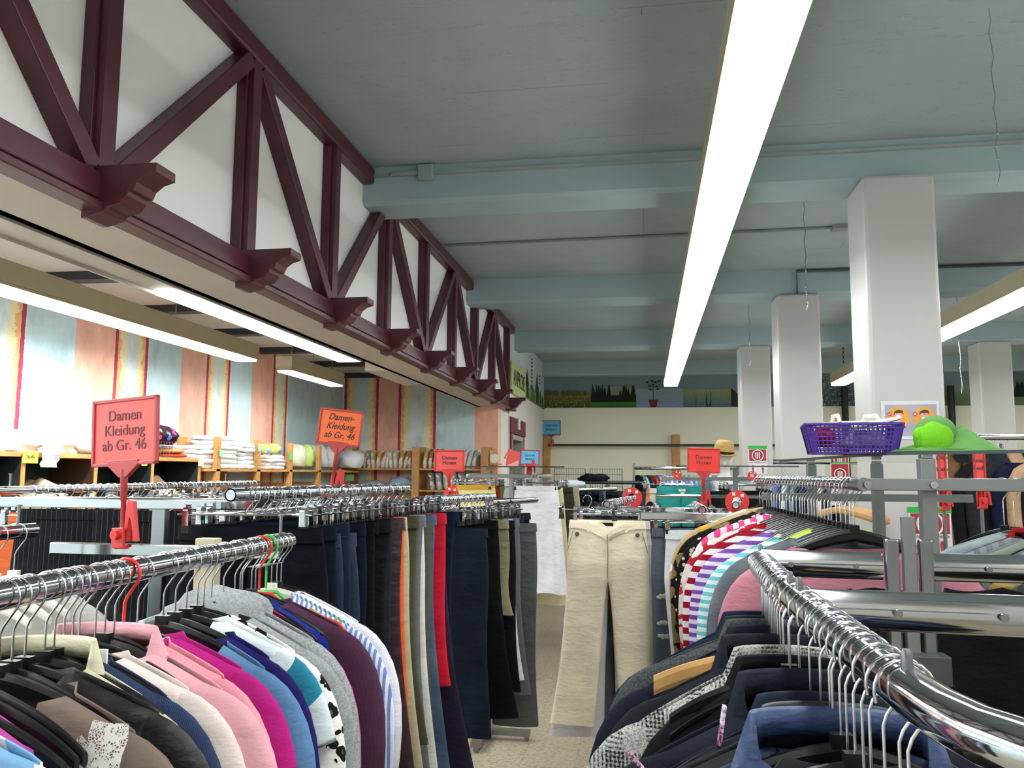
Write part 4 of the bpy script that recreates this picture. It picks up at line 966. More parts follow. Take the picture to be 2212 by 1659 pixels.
for x in (.484, .548):
    m = MB(); m.box(x-.013-.22, x+.013-.22, .58, .60, .12, 1.475); m.build('upright', STEEL, cr, bevel=.004)
m = MB(); m.box(.505-.22, .530-.22, .583, .60, .05, 1.52); m.build('post', GREY_MET, cr, bevel=.002)
m = MB(); m.box(.462-.22, .575-.22, .55, .60, 1.20, 1.255); m.build('bracket', plain('bracket_grey', '#57595b', .4, .6), cr, bevel=.002)
m = MB(); m.beam(crp((.50, 1.72, 1.17)), crp((.74, .95, 1.17)), .045, .05); m.box(.495-.22, .55-.22, .52, .58, .03, 1.20); m.build('side_rail', CREAM, cr)
m = MB(); m.box(-.30, .9, .50, .55, .02, .06); m.box(.28, .33, -.2, 1.1, .02, .06); m.build('base', CREAM, cr)
def R11(y, kind, name, desc, mat, rz=None, cat='jacket', **kw):
    rz = random.uniform(-.04, .10) if rz is None else rz; x = .216+.02*max(0, (y-1.4)/.44)
    hanger(kind, (x, y, 1.42), rz, kind+' clothes hanger '+W11, kind+' hangers '+W11, low=.125)
    if name: kw.setdefault('seed', int(y*999)); kw.setdefault('B', .030); kw.setdefault('collar', .04); kw.setdefault('r1', .078); top(name, desc, W11, (x, y, 1.42), rz, mat, category=cat, group='jackets '+W11, z0=kw.pop('z0', -.113), **kw)
NV, BK = fabric('#141b33'), fabric('#111114')
R11(1.80, 'black', 'coat', 'dark navy blue coat at the far end', NV, W=.235, drop=.10, L=.8, sleeve=.6)
R11(1.745, 'black', 'blazer', 'anthracite blazer with raised collar', fabric('#202226'), W=.235, drop=.10, sleeve=.6, openf=True)
R11(1.69, 'black', 'coat', 'grey melange wool jacket', fabric('#47494a', 'marl', '#393b3c'), W=.22, drop=.07, sleeve=.6)
R11(1.63, 'black', 'blazer', 'midnight blue suit jacket', fabric('#171a26'), W=.24, drop=.095, sleeve=.6, openf=True)
R11(1.565, 'wood', 'coat', 'black wool coat on a light wooden hanger', fabric('#15161c'), W=.19, drop=.10, sleeve=.6, a=.085, dip=.04)
R11(1.49, 'black', 'jacket', 'black denim jacket with tall collar', fabric('#1a1c22', 'denim', '#23262d'), W=.215, drop=.08, sleeve=.55, a=.09, collar=.06)
R11(1.44, 'black', 'coat', 'black and white glen check coat', fabric('#a5a49e', 'check', '#1c1d20', 1.7), W=.245, drop=.105, L=.8, sleeve=.6, B=.035, seed=6)
R11(1.38, 'black', 'blazer', 'black jersey jacket beside the glen check coat', BK, W=.15, drop=.07, sleeve=.5)
R11(1.21, 'black', 'jacket', 'dark blue black jacket with pink and white woven trim', fabric('#1a1c26', 'denim', '#242736'), W=.225, drop=.085, sleeve=.4, B=.034, a=.09, collar=.065, seed=2, cuff=fabric('#7c2a58', 'check', '#e2d3de', 1.2), cmat=fabric('#1c1e28', 'denim', '#262a3a'))
R11(1.14, 'black', 'jacket', 'dark denim jacket with light stitching', fabric('#171b24', 'denim', '#263247'), W=.215, drop=.09, sleeve=.5)
R11(1.085, 'black', 'jacket', 'black padded jacket', fabric('#131418', rough=.5), W=.22, drop=.08, sleeve=.5)
R11(1.03, 'black', 'jacket', 'steel blue satin lined jacket', fabric('#2c3d60', rough=.5), W=.16, drop=.05, sleeve=.3, a=.095, collar=.06, dip=.1, neck='v')
R11(.965, 'black', 'jacket', 'dark grey jacket behind the blue satin one', fabric('#25272a'), W=.2, drop=.08, sleeve=.4, collar=None)
R11(.90, 'white', 'jacket', 'cornflower blue jacket on a white hanger', fabric('#273c66'), W=.19, drop=.085, sleeve=.4, collar=None)
R11(.85, 'black', 'jacket', 'charcoal jacket near the camera', fabric('#1d1f1f'), W=.19, drop=.09, sleeve=.4, collar=None, z0=-.13)
R11(.80, 'black', None, None, None); R11(.775, 'black', None, None, None)
_j = [o for o in C.objects if o.get('label', '').startswith('dark blue black jacket')][0]
for p0, p1 in (((1550, 1518), (1538, 1602)), ((1346, 1612), (1385, 1659))):
    m = MB(); a_, b_ = at(*p0, Y=1.135)-_j.location, at(*p1, Y=1.135)-_j.location
    m.beam(a_, b_, .004, .011, up=(0, 1, 0)); m.build('woven_trim', fabric('#7c2a58', 'check', '#e2d3de', 1.2), _j)
for y in (1.835, 1.82, 1.77, 1.72, 1.66, 1.60, 1.53, 1.45, 1.37, 1.29, 1.21, 1.14, 1.07, 1.0, .93):
    r = empty('clothes_hanger', (.216+.02*max(0, (y-1.4)/.44), y, 1.42), (0, 0, random.uniform(-.1, .1)), label='slim black plastic hanger squeezed between jackets '+W11, category='clothes hanger', group='slim hangers '+W11)
    obj('hook', hook_mesh(.021, .125), r); obj('hanger_arms', _HK['thin'], r, (0, 0, -.035))
top('jacket', 'black quilted jacket hanging behind the near right rack', 'right of the oval crossbars', (.98, 1.5, 1.38), 1.2, fabric('#101114', rough=.55), W=.22, sleeve=.5, B=.05, collar=.05, seed=3, category='jacket')
top('jacket', 'brown camouflage jacket at the right edge', 'right of the oval crossbars', (.93, 1.15, 1.28), 1.1, fabric('#28241f', 'camo', '#3a352c', .6), W=.2, sleeve=.5, B=.05, collar=.05, seed=4, category='jacket')
top('blouse', 'black garment beside the uprights', 'behind the oval crossbars', (.74, 2.02, 1.46), .2, fabric('#151217'), W=.2, sleeve=.5, B=.04, seed=4)
top('coat', 'black coat seen between the two oval crossbars', 'behind the oval crossbars', (.66, 2.06, 1.475), .02, fabric('#0f0f13'), W=.26, drop=.03, sleeve=.5, B=.03, a=.16, dip=.02, z0=-.115, seed=4, category='coat')

# ================================================================ far middle: racks in the depth of the hall
random.seed(61); HR[0] = .0175
def farrack(name, x0, x1, y, zb, zs, px, label, depth=.5):
    r = empty('clothes_rack', (x0, y, 0), **T(label, 'clothes rack', 'racks with glass shelves'))
    for x in px: addbox(r, 'post', GREY_MET, (x-.018, x+.018, y-.018, y+.018, .03, zs))
    addbox(r, 'crossbar', GREY_MET, (x0, x1, y-.03, y-.005, zb-.015, zb+.015))
    addbox(r, 'glass_shelf', GLASS, (min(px)-.25, max(px)+.45, y-.25, y+.5, zs+.002, zs+.010), bevel=0)
    addbox(r, 'shelf_edge', DGL, (min(px)-.25, max(px)+.45, y-.254, y-.250, zs+.002, zs+.010), bevel=0)
    addbox(r, 'base', STEEL, (min(px)-.2, max(px)+.2, y-.03, y+.03, .02, .06), (min(px)-.02, min(px)+.02, y-.4, y+.4, .02, .06), (max(px)-.02, max(px)+.02, y-.4, y+.4, .02, .06))
    for xr in (x0+.0, x1-.0):
        m = MB(); m.tube([(xr-x0, -.02, zb), (xr-x0, .95, zb)], .016, 14); m.build('rail', CHROME, r)
    return r
farrack('a', -1.43, -.86, 6.62, 1.583, 1.65, (-1.26, -1.07), 'grey rack with glass shelf holding the yellow and white skirts')
WS = 'on the grey rack in the middle distance'
def clipat(x, y, z, where, rz=0): hanger('clip', (x, y, z), rz, 'chrome clip hanger '+where, 'clip hangers '+where)
clipat(-1.40, 6.57, 1.58, WS); skirt('pale yellow skirt', WS, (-1.385, 6.57, 1.58), .05, fabric('#d9cf8f'), ww=.185, hem=.24, L=.75, seed=1, band=fabric('#c99a36'), z0=-.075)
clipat(-.875, 6.57, 1.58, WS); skirt('long white skirt with pleated hem', WS, (-.865, 6.57, 1.58), 0, fabric('#d8d8dc'), ww=.165, hem=.25, L=.83, seed=2, z0=-.075)
clipat(-.87, 6.72, 1.58, WS); skirt('white skirt behind the long white one', WS, (-.96, 6.72, 1.58), .2, fabric('#cfcfcf'), ww=.18, hem=.26, L=.6, seed=3)
skirt('cream underskirt showing below the white skirt', WS, (-.84, 6.80, 1.58), 0, fabric('#c9c09a'), ww=.16, hem=.235, L=.93, seed=4)
trousers('dark olive trousers', WS, (-.80, 6.95, 1.58), .2, fabric('#35342b'), ww=.19, L=.75, seed=4)
trousers('light khaki trousers', WS, (-.77, 7.08, 1.58), .2, fabric('#a59a80'), ww=.2, L=.55, seed=5)
for k, c_ in enumerate(('#c4582e', '#d98a4a', '#b5351f', '#7c9a5a', '#8a7a66')):
    skirt(('orange', 'apricot', 'rust red', 'sage green', 'taupe')[k]+' skirt behind the yellow one', WS, (-1.45+.03*k, 6.75+.12*k, 1.58), .6, fabric(c_), ww=.17, hem=.2, L=.7, seed=k)
for k in range(10):
    clipat(-.86, 6.68+.08*k, 1.583, WS, random.uniform(-.3, .3)); clipat(-1.43, 6.68+.08*k, 1.583, WS, random.uniform(-.3, .3))
# black bags and belts near by
def strap_bag(label, loc, mat, s=1):
    r = empty('handbag', loc, **T(label, 'handbag', 'black bags by the second trouser rail'))
    m = MB(); m.sphere((0, 0, -.16*s), .075*s, .04, .10*s, 16, 10, f=lambda p: 1+.12*math.sin(6*p.z+4*p.x)); m.build('bag_body', mat, r)
    m = MB(); m.tube([(-.05*s, 0, -.10*s), (-.035*s, 0, -.03*s), (0, 0, -.006), (.035*s, 0, -.03*s), (.05*s, 0, -.10*s)], .005, 8); m.build('strap', mat, r)
rail((-.85, 4.55, 1.44), (-.68, 5.15, 1.44), label='short rail by the aisle with black bags and trousers', posts=((-.99, 5.15, 1.44, .012, .012, STEEL),), arms=(((-.68, 5.15, 1.44), (-.99, 5.15, 1.44), .016, .02, CHROME),))
BAGM = fabric('#101012', rough=.5)
strap_bag('black fabric bag hanging by the aisle, in front of the white skirt', (-.836, 4.60, 1.463), BAGM); strap_bag('smaller black bag hanging beside the first black bag', (-.79, 4.76, 1.463), BAGM, .8)
for k in range(5): trousers(('black', 'ink blue', 'black ribbed', 'dark denim', 'charcoal')[k]+' trousers', 'on the short rail with black bags', (-.90+.03*k, 4.72+.09*k, 1.45), .5, fabric(('#101013', '#161b2a', '#18181a', '#1b2436', '#222326')[k]), ww=.075, hip=.08, hem=.085, L=.55, seed=k)
farrack('b', .12, .82, 6.86, 1.572, 1.665, (.478, .70), 'grey rack with glass shelf behind the turquoise trousers')
WT = 'on the grey rack right of the aisle'
clipat(.27, 6.80, 1.58, WT); tt = trousers('turquoise trousers with a white label', WT, (.27, 6.80, 1.585), 0, fabric('#2f8f88'), ww=.185, hip=.20, hem=.17, L=.95, seed=9, rise=.26, B=.035, z0=-.075)
m = MB(); m.box(-.02, .035, -.030, -.026, -.115, -.095); m.box(-.005, .025, -.034, -.030, -.145, -.12); m.build('price_label', WHITEP, tt)
top('jacket', 'navy blue sports jacket', 'left of the turquoise trousers', (.15, 7.1, 1.655), .9, fabric('#181c46'), W=.15, drop=.09, sleeve=.4, B=.05, seed=3, category='jacket')
trousers('white and orange trousers', WT, (.20, 6.95, 1.58), .1, fabric('#d8cfc8', 'stripe_v', '#e08858', .3), ww=.2, L=.9, seed=2)
for k in range(7): trousers(('black', 'dark olive', 'night blue', 'black brown', 'charcoal', 'dark grey', 'green black')[k]+' trousers', 'on the right of that grey rack', (.60+.06*k, 6.75+.05*k, 1.565), .9-.1*k, fabric(('#121214', '#26281f', '#15172a', '#1d1614', '#25262a', '#303236', '#16231d')[k]), ww=.19, L=.9, seed=k)
for k in range(10): clipat(.14+.0*k, 6.9+.08*k, 1.575, WT, random.uniform(-.3, .3)); clipat(.80, 6.9+.08*k, 1.575, WT, random.uniform(-.3, .3))
size_ring(.235, 6.5, 1.60, .034, 'red size ring above the turquoise trousers'); size_ring(.80, 6.6, 1.60, .034, 'red size ring on the far grey rack, right side')
rail((.06, 5.9, 1.455), (.85, 5.9, 1.455), r=.012, label='flat chrome crossbar in front of the turquoise trousers', posts=((.36, 5.95, 1.45, .02, .02, STEEL),))
rail((-.75, 8.6, 1.52), (.0, 8.6, 1.52), label='far rack of dark jeans below the wire grids', posts=((-.4, 8.7, 1.5, .02, .02, STEEL),))
jc = ['dark blue', 'black', 'ink blue', 'grey', 'navy', 'washed blue', 'black blue', 'charcoal', 'blue grey', 'deep blue', 'night blue', 'slate']
jm = ['#1e2a44', '#141518', '#18213c', '#3b3e44', '#151c36', '#34486a', '#10131d', '#26282c', '#38424e', '#1a2a52', '#12162a', '#333c46']
for k in range(12):
    trousers(jc[k]+' jeans', 'on the far rack below the wire grids', (-.73+.065*k, 8.55, 1.52), 1.2, DEN(jm[k]), ww=.18, hip=.19, hem=.19, L=.95, seed=k, n=12, rows=8)
random.seed(62)
WP = 'on the low jacket rack in the middle of the hall'
rail((-.62, 7.5, 1.46), (-.30, 8.2, 1.46), label='low jacket rack in the middle of the hall')
for k in range(7): top('jacket', ('black', 'dark grey', 'navy', 'graphite', 'black blue', 'wine and black', 'steel grey')[k]+' jacket', WP, (-.60+.045*k, 7.55+.09*k, 1.47), .3, fabric(('#131317', '#2a2b2f', '#151a2e', '#303338', '#12141d', '#2c1620', '#3f4347')[k]), W=.22, sleeve=.5, B=.045, seed=k, hi=False, category='jacket')
soft('folded_jacket', 'white folded garment lying on the low jacket rack', 'clothes', (-.72, 8.0, 1.50), .14, .08, .045, fabric('#c5ccd4'), 7)
soft('folded_jacket', 'black bundled jacket lying on the low jacket rack', 'clothes', (-.50, 8.1, 1.56), .15, .08, .05, fabric('#15151a'), 8)

# shirts on the back rail
WB = 'on the back rail before the cream wall'
rail((-.14, 9.5, 1.675), (1.0, 9.5, 1.675), label='back shirt rail before the cream wall', posts=((-.14, 9.5, 1.73, .015, .015, STEEL), (1.0, 9.5, 1.7, .015, .015, STEEL)))
sc = [('black', '#1b1c22'), ('pale aqua', '#a9c4c8'), ('charcoal', '#30343c'), ('bright red', '#c8412f'), ('mid blue', '#6079b4'), ('lavender', '#8f93c6'), ('white', '#cfd3d6'), ('sky blue', '#8fa9d4'), ('ivory', '#cdc9b4'),
      ('periwinkle', '#7483c0'), ('pale grey', '#b1b6ba'), ('striped blue', '#7f9ad0'), ('beige', '#bdae8b'), ('light blue', '#a8bedb'), ('steel', '#6c7a8d'), ('off white', '#d4d2c8'), ('cornflower', '#5c75bb'), ('navy', '#1a2145'), ('grey blue', '#8190a5'), ('snow', '#dadcde')]
for k, (nm, c_) in enumerate(sc):
    x = -.09+.052*k; r = obj('clothes_hanger', hook_mesh(.0175), None, (x, 9.5, 1.675), (0, 0, PI/2), label='thin wire hook hanger '+WB, category='clothes hanger', group='hangers '+WB)
    top('shirt', nm+' shirt seen edge on', WB, (x, 9.5, 1.675), PI/2+.25, fabric(c_), W=.2, sleeve=.5, B=.020, z0=-.06, drop=.05, seed=k, hi=False, group='shirts '+WB, category='shirt')
# wire grids
for k, (x0, x1) in enumerate(((-1.15, -.76), (-.70, -.30))):
    m = MB()
    for i in range(14): x = (x1-x0)*i/13; m.tube([(x, 0, .0), (x, 0, .62)], .0025, 4)
    for z in (0, .1, .25, .4, .55, .62): m.tube([(0, 0, z), (x1-x0, 0, z)], .003, 4)
    m.tube([(0, 0, -1.05), (0, 0, .62)], .008, 6); m.tube([(x1-x0, 0, -1.05), (x1-x0, 0, .62)], .008, 6)
    m.build('wire_grid', STEEL, None, (x0, 10.5, 1.05), **T(('left', 'right')[k]+' one of two wire grid panels before the cream back wall', 'wire grid'))
# wooden posts and rod on the back wall
m = MB(); m.tube([(-1.57, 13.40, 2.07), (4.6, 13.40, 2.07)], .02, 12); m.build('wall_rod', plain('dark_rod', '#4a4740', .4, .5), None, **T('long dark rod mounted along the cream back wall', 'rod'))
m = MB(); m.box(.40, .53, 13.42, 13.55, 0, 2.24); m.build('wooden_post', PINE, None, bevel=.01, **T('light wooden post on the cream back wall', 'post'))
m = MB(); m.box(-1.655, -1.55, 13.40, 13.55, 0, 2.19); m.build('wooden_post', PINE, None, bevel=.01, **T('wooden post in the left corner of the back wall', 'post'))
sign('sign_stand', 'small blue sign high on the rod in the back left corner', (-1.52, 13.36, 2.09), 0, .31, .24, plain('frame_red', '#7c2a38', .4), CARDB, 'Herren\nHosen', .07, INK, pole=.11, foot=True)
mh_ = empty('mannequin_head', (.76, 8.5, 1.50), **T('white mannequin head and shoulders carrying the straw hat', 'mannequin'))
m = MB(); m.rings([[(r_*math.cos(2*PI*k/20), .8*r_*math.sin(2*PI*k/20), z) for k in range(20)] for z, r_ in ((0, .10), (.05, .095), (.10, .06), (.14, .05), (.17, .058), (.21, .075), (.27, .085), (.33, .075), (.37, .04))]); m.build('head', plain('mannequin_white', '#dcd9d2', .5), mh_)
m = MB(); m.prism([(-.02, -.07, .24), (.02, -.07, .24), (.012, -.10, .205), (-.012, -.10, .205)], (0, .02, 0)); m.build('nose', plain('mannequin_white', '#dcd9d2', .5), mh_)
addbox(mh_, 'stand', STEEL, (.74, .78, 8.48, 8.52, .02, 1.50), (.60, .92, 8.40, 8.62, 0, .03))
sh = empty('straw_hat', (.76, 8.48, 1.815), (.12, .10, 0), **T('woven straw hat with dark band on the mannequin head', 'hat'))
STR = fabric('#b79a62', 'knit', '#8b6f40', .5)
m = MB(); m.rings([[(r_*math.cos(2*PI*k/28), r_*.85*math.sin(2*PI*k/28), z) for k in range(28)] for z, r_ in ((.0, .098), (.04, .10), (.08, .095), (.12, .08), (.135, .045), (.125, .01))], False, True); m.build('hat_crown', STR, sh)
m = MB(); m.rings([[(r_*math.cos(2*PI*k/28), r_*.85*math.sin(2*PI*k/28), z+.012*math.cos(4*PI*k/28)) for k in range(28)] for z, r_ in ((.004, .097), (-.004, .13), (.004, .155), (.000, .155), (-.010, .13), (-.002, .097))], False, False); m.build('hat_brim', STR, sh)
m = MB(); m.rings([[(r_*math.cos(2*PI*k/28), r_*.85*math.sin(2*PI*k/28), z) for k in range(28)] for z, r_ in ((.002, .1), (.025, .102))], False, False); m.build('hat_band', fabric('#2a2118'), sh)

# ================================================================ far right
random.seed(71)
WF = 'on the high rail behind the nearest column'
rail((1.62, 5.2, 1.83), (3.4, 5.2, 1.83), label='high chrome rail behind the nearest column at far right', posts=((2.7, 5.25, 1.8, .02, .02, STEEL),))
fr = [(1.84, 'trousers', 'brown corduroy trousers', '#7a5c3e'), (1.92, 'trousers', 'dark brown trousers', '#4a3626'), (1.98, 'jacket', 'black jacket', '#17181b'), (2.05, 'jacket', 'striped dark jacket', '#26282c'), (2.18, 'jacket', 'navy hooded jacket', '#151b34'), (2.26, 'jacket', 'peach coloured jacket', '#b39072'), (2.34, 'jacket', 'dark petrol jacket', '#1a2330'), (2.46, 'jacket', 'light denim blue jacket', '#7d93b3'), (2.58, 'jacket', 'pale blue shirt jacket', '#8ea6c6')]
for x, nm, d_, c_ in fr:
    if nm == 'trousers': clipat(x, 5.2, 1.83, WF, .5); trousers(d_, WF, (x, 5.2, 1.83), .5, fabric(c_), ww=.13, hip=.14, hem=.16, L=1.0, seed=int(x*99))
    else: hanger('black', (x, 5.2, 1.83), .4, 'black clothes hanger '+WF, 'black hangers '+WF); top('jacket', d_, WF, (x, 5.2, 1.83), .4, fabric(c_), W=.19, sleeve=.5, B=.03, seed=int(x*9), hood='hooded' in d_, hi=False, category='jacket', L=.8)
def card(label, p0, p1, Y_, mat, rz, tx=None):
    a_ = at(p0[0], p0[1], Y=Y_); b_ = at(p1[0], p1[1], Y=Y_); w_ = b_.x-a_.x; h_ = a_.z-b_.z
    r = sign('sign_stand', label, ((a_.x+b_.x)/2, Y_, b_.z-.08), rz, w_, h_, REDP, mat, tx, h_*.25, INK, pole=.05)
    m = MB(); m.tube([(0, .0, -(b_.z-.08)+.01), (0, .0, -.03)], .008, 8); m.disc((0, 0, -(b_.z-.08)), (0, 0, 1), .12, .012, 20); m.build('floor_stand', STEEL, r); return r
card('narrow red sign seen edge on, right of the rack post', (2022, 990), (2048, 1040), 3.9, CARDR, .5, 'Kinder')
card('red sign in front of the dark jackets on the high rail', (2100, 985), (2132, 1040), 4.2, CARDR, .3, 'Kleider')
# wooden hangers cluster and stock beyond
WH = 'behind the tops rack, left of the column'
rail((.86, 4.05, 1.56), (1.0, 4.40, 1.56), label='short rail of wooden hangers left of the nearest column')
for k in range(9): hanger('wood', (.87+.014*k, 4.07+.036*k, 1.56), .25, 'light wooden hanger '+WH, 'wooden hangers '+WH)
rail((.9, 6.2, 1.70), (1.5, 6.2, 1.70), label='chrome rail with blue and white shirts beyond the glass shelf')
for k in range(9): top('shirt', ('blue', 'white', 'grey blue', 'dark blue', 'light blue', 'cream', 'slate', 'black', 'pale grey')[k]+' shirt', 'on the rail beyond the glass shelf', (.93+.06*k, 6.2, 1.70), 1.3, fabric(('#5d78ac', '#cfd3d6', '#7b8899', '#232c4c', '#9bb1cf', '#c9c4ae', '#4d5866', '#1a1b20', '#b0b4b8')[k]), W=.2, sleeve=.5, B=.018, seed=k, hi=False, category='shirt')
# wall pipes in the back right
for x in (3.05, 4.59): m = MB(); m.tube([(x, 13.46, .3), (x, 13.46, 2.98)], .05, 12); m.build('wall_pipe', plain('black_pipe', '#1b1c1e', .5), None, **T(('left' if x < 4 else 'right')+' one of two black vertical pipes on the back wall', 'pipe'))

# ================================================================ posters
cx0, cx1, zt_, zb_ = 1.195, 1.475, 1.985, 1.79
ps = empty('poster', ((cx0+cx1)/2, 4.497, 0), **T('laminated poster of two cartoon men, one masked, on the nearest column', 'poster')); pw = (cx1-cx0)/2
def pflat(root, name, mat, pts, y, th=.0006): m = MB(); m.prism([(x, y, z) for x, z in pts], (0, -th, 0)); return m.build(name, mat, root)
def circ(cx, cz, r, n=28, a0=0, a1=2*PI): return [(cx+r*math.cos(a0+(a1-a0)*k/(n-1 if a1-a0 < 6.28 else n)), cz+r*math.sin(a0+(a1-a0)*k/(n-1 if a1-a0 < 6.28 else n))) for k in range(n)]
def rect(x0, x1, z0, z1): return [(x0, z0), (x1, z0), (x1, z1), (x0, z1)]
pflat(ps, 'laminate', plain('laminate', '#d9d9de', .12), rect(-pw, pw, zb_, zt_), 0)
pflat(ps, 'sheet', plain('poster_grey', '#a9a4b4', .2), rect(-pw+.018, pw-.012, zb_+.015, zt_-.018), -.0008)
SK = plain('poster_skin', '#e0a090', .4); HA = plain('poster_hair', '#4a2c26', .4); YE = plain('poster_yellow', '#e3a02c', .4); TE = plain('poster_shirt', '#1d3a4a', .4); WH_ = plain('poster_white', '#e8e8e8', .4); BG = plain('poster_badge', '#d04a4a', .4)
for s, cx in ((0, -.058), (1, .066)):
    cz = 1.90
    pflat(ps, 'yellow_circle', YE, circ(cx, cz, .054), -.0016)
    pflat(ps, 'shirt', TE, [(cx-.034, cz-.052), (cx+.034, cz-.052), (cx+.024, cz-.03), (cx+.008, cz-.022), (cx-.008, cz-.022), (cx-.024, cz-.03)], -.0024)
    pflat(ps, 'face', SK, circ(cx, cz+.010, .021), -.0032); pflat(ps, 'neck', SK, rect(cx-.007, cx+.007, cz-.028, cz-.005), -.0028)
    pflat(ps, 'hair', HA, [(cx-.024, cz+.012), (cx-.018, cz+.032), (cx, cz+.040), (cx+.020, cz+.036), (cx+.025, cz+.014), (cx+.016, cz+.024), (cx-.014, cz+.022)], -.004)
    pflat(ps, 'mask', WH_, circ(cx, cz+.002 if s == 0 else cz-.012, .014, 20), -.0046)
    pflat(ps, 'badge', BG, circ(cx-.043, cz+.018, .011, 20), -.004)
    m = MB(); b_ = (cx-.043, cz+.018)
    if s == 0: m.beam((b_[0]-.006, -.0052, b_[1]), (b_[0]-.001, -.0052, b_[1]-.005), .002, .001, up=(0, 1, 0)); m.beam((b_[0]-.001, -.0052, b_[1]-.005), (b_[0]+.006, -.0052, b_[1]+.004), .002, .001, up=(0, 1, 0))
    else: m.beam((b_[0]-.005, -.0052, b_[1]-.005), (b_[0]+.005, -.0052, b_[1]+.005), .002, .001, up=(0, 1, 0)); m.beam((b_[0]-.005, -.0052, b_[1]+.005), (b_[0]+.005, -.0052, b_[1]-.005), .002, .001, up=(0, 1, 0))
    m.build('badge_mark', WH_, ps)
def notice(label, loc, w_, h_, full=True):
    r = empty('notice', loc, **T(label, 'poster'))
    pflat(r, 'sheet', plain('notice_white', '#dcd8dc', .3), rect(-w_/2, w_/2, 0, h_), 0)
    pflat(r, 'holder_strip', plain('green_strip', '#1fae3c', .4), rect(-w_*.52, w_*.52, h_-.002, h_+h_*.13), -.001)
    pflat(r, 'red_panel', plain('notice_red', '#a32d3c', .4), rect(-w_*.46, w_*.46, h_*.52, h_*.98), -.001)
    cz = h_*.74; R_ = w_*.30
    m = MB(); m.tube([(R_*math.cos(2*PI*k/30), -.003, cz+R_*math.sin(2*PI*k/30)) for k in range(31)], w_*.03, 6)
    for x in (-.10, 0, .10): m.box(x*w_-w_*.03, x*w_+w_*.03, -.004, -.002, cz-w_*.18, cz+w_*.18)
    m.build('symbol', plain('notice_symbol', '#e4dcdc', .4), r)
    text('lettering', 'Bitte Abstand halten', w_*.11, plain('notice_ink', '#6b3550', .5), r, (0, -.0015, h_*.46), (PI/2, 0, 0))
    m = MB()
    for s in (-1, 1):
        x = s*w_*.27; m.sphere((x, -.003, h_*.33), w_*.045, .002, w_*.045, 10, 6); m.prism([(x-w_*.07, -.002, h_*.29), (x+w_*.07, -.002, h_*.29), (x+w_*.04, -.002, h_*.14), (x+w_*.04, -.002, h_*.04), (x-w_*.04, -.002, h_*.04), (x-w_*.04, -.002, h_*.14)], (0, -.002, 0))
    m.build('figures', plain('notice_figure', '#a34452', .4), r)
    return r
notice('small red and white notice with green top strip on the far column', (1.33, 10.397, 1.62), .215, .30)
notice('green topped notice low on the nearest column, mostly behind clothes', (1.405, 4.497, 1.20), .20, .22)
notice('small red and white notice seen under the glass shelf', (1.18, 5.4, 1.42), .11, .26)
m = MB(); m.tube([(1.18, 5.41, 0), (1.18, 5.41, 1.69)], .008, 8); m.build('notice_pole', STEEL, None, **T('thin pole carrying the notice seen under the glass shelf', 'pole'))

# ================================================================ shop signs on poles
sign('sign_stand', 'large red sign reading Damen Kleidung ab Gr. 46', (-1.300, 1.925, 1.455), -.25, .225, .172, DARKRED, CARDR, 'Damen\nKleidung\nab Gr. 46', .040, INKG, pole=.130, tilt=-.05)
sign('sign_stand', 'orange handwritten sign reading Damen-Kleidung ab Gr. 46', (-1.235, 3.16, 1.545), .12, .178, .145, DARKRED, CARDO, 'Damen-\nKleidung\nab Gr. 46', .038, INK, pole=.135, tilt=.11, shear=.35, wide=.85)
sign('sign_stand', 'red sign reading Damen Hosen above the second left trouser rail', (-1.055, 4.40, 1.465), .06, .165, .118, REDP, CARDR, 'Damen\nHosen', .029, INK, pole=.115, tilt=0)
sign('sign_stand', 'bright red sign reading Damen Hosen in front of the turquoise trousers', (.338, 5.20, 1.435), .04, .195, .150, REDP, CARDR2, 'Damen\nHosen', .034, INK, pole=.150, tilt=.03)
sign('sign_stand', 'blue sign reading Herren Jacken beyond the white skirt', (-.925, 6.60, 1.642), .05, .155, .122, REDP, CARDB, 'Herren\nJacken', .028, INK, pole=.0, tilt=.04)
sign('sign_stand', 'tilted yellow sign behind the pine shelf end', (-1.215, 7.2, 1.66), .4, .11, .10, REDP, CARDY, 'Blusen', .022, INK, pole=.03, tilt=.5, foot=False)
m = MB(); m.box(-.055, .055, -.001, .001, 0, .13); o = m.build('sign_card', CARDR, None, (-1.115, 6.9, 1.663), (.0, .15, .2), **T('red and pink card leaning on the glass shelf, left of the blue sign', 'card'))
m = MB(); m.prism([(-.05, -.0015, .0), (.05, -.0015, .0), (.05, -.0015, .06)], (0, -.001, 0)); m.build('pink_corner', plain('pink_card', '#f2a9a6', .4), o)

# ================================================================ left bay shelves
random.seed(81)
DKP = plain('dark_panel', '#14201f', .6); BRN = plain('brown_panel', '#3a2417', .6)
su = empty('shelf_unit', (-3.52, 3.0, 0), **T('low dark cube shelving with pine edges along the striped wall', 'shelf'))
def sb(name, mat, *bx, root=su, **k): return addbox(root, name, mat, *bx, **k)
sb('top_board', PINE, (-3.515, -3.20, 2.6, 5.62, 1.672, 1.697)); sb('shelf_board', PINE, (-3.515, -3.20, 2.6, 5.62, 1.28, 1.30))
sb('back_panel', DKP, (-3.515, -3.50, 2.6, 5.62, .05, 1.672), bevel=0)
for y in (2.6, 3.05, 3.50, 3.87, 4.45, 5.02, 5.60):
    sb('divider', DKP if y != 4.45 else BRN, (-3.50, -3.206, y-.012, y+.012, .05, 1.672), bevel=0); sb('pine_edge', PINE, (-3.206, -3.20, y-.013, y+.013, .05, 1.672), bevel=0)
ps_ = empty('shelf_unit', (-3.52, 5.66, 0), **T('pine ladder shelf against the striped side wall with white towels', 'shelf'))
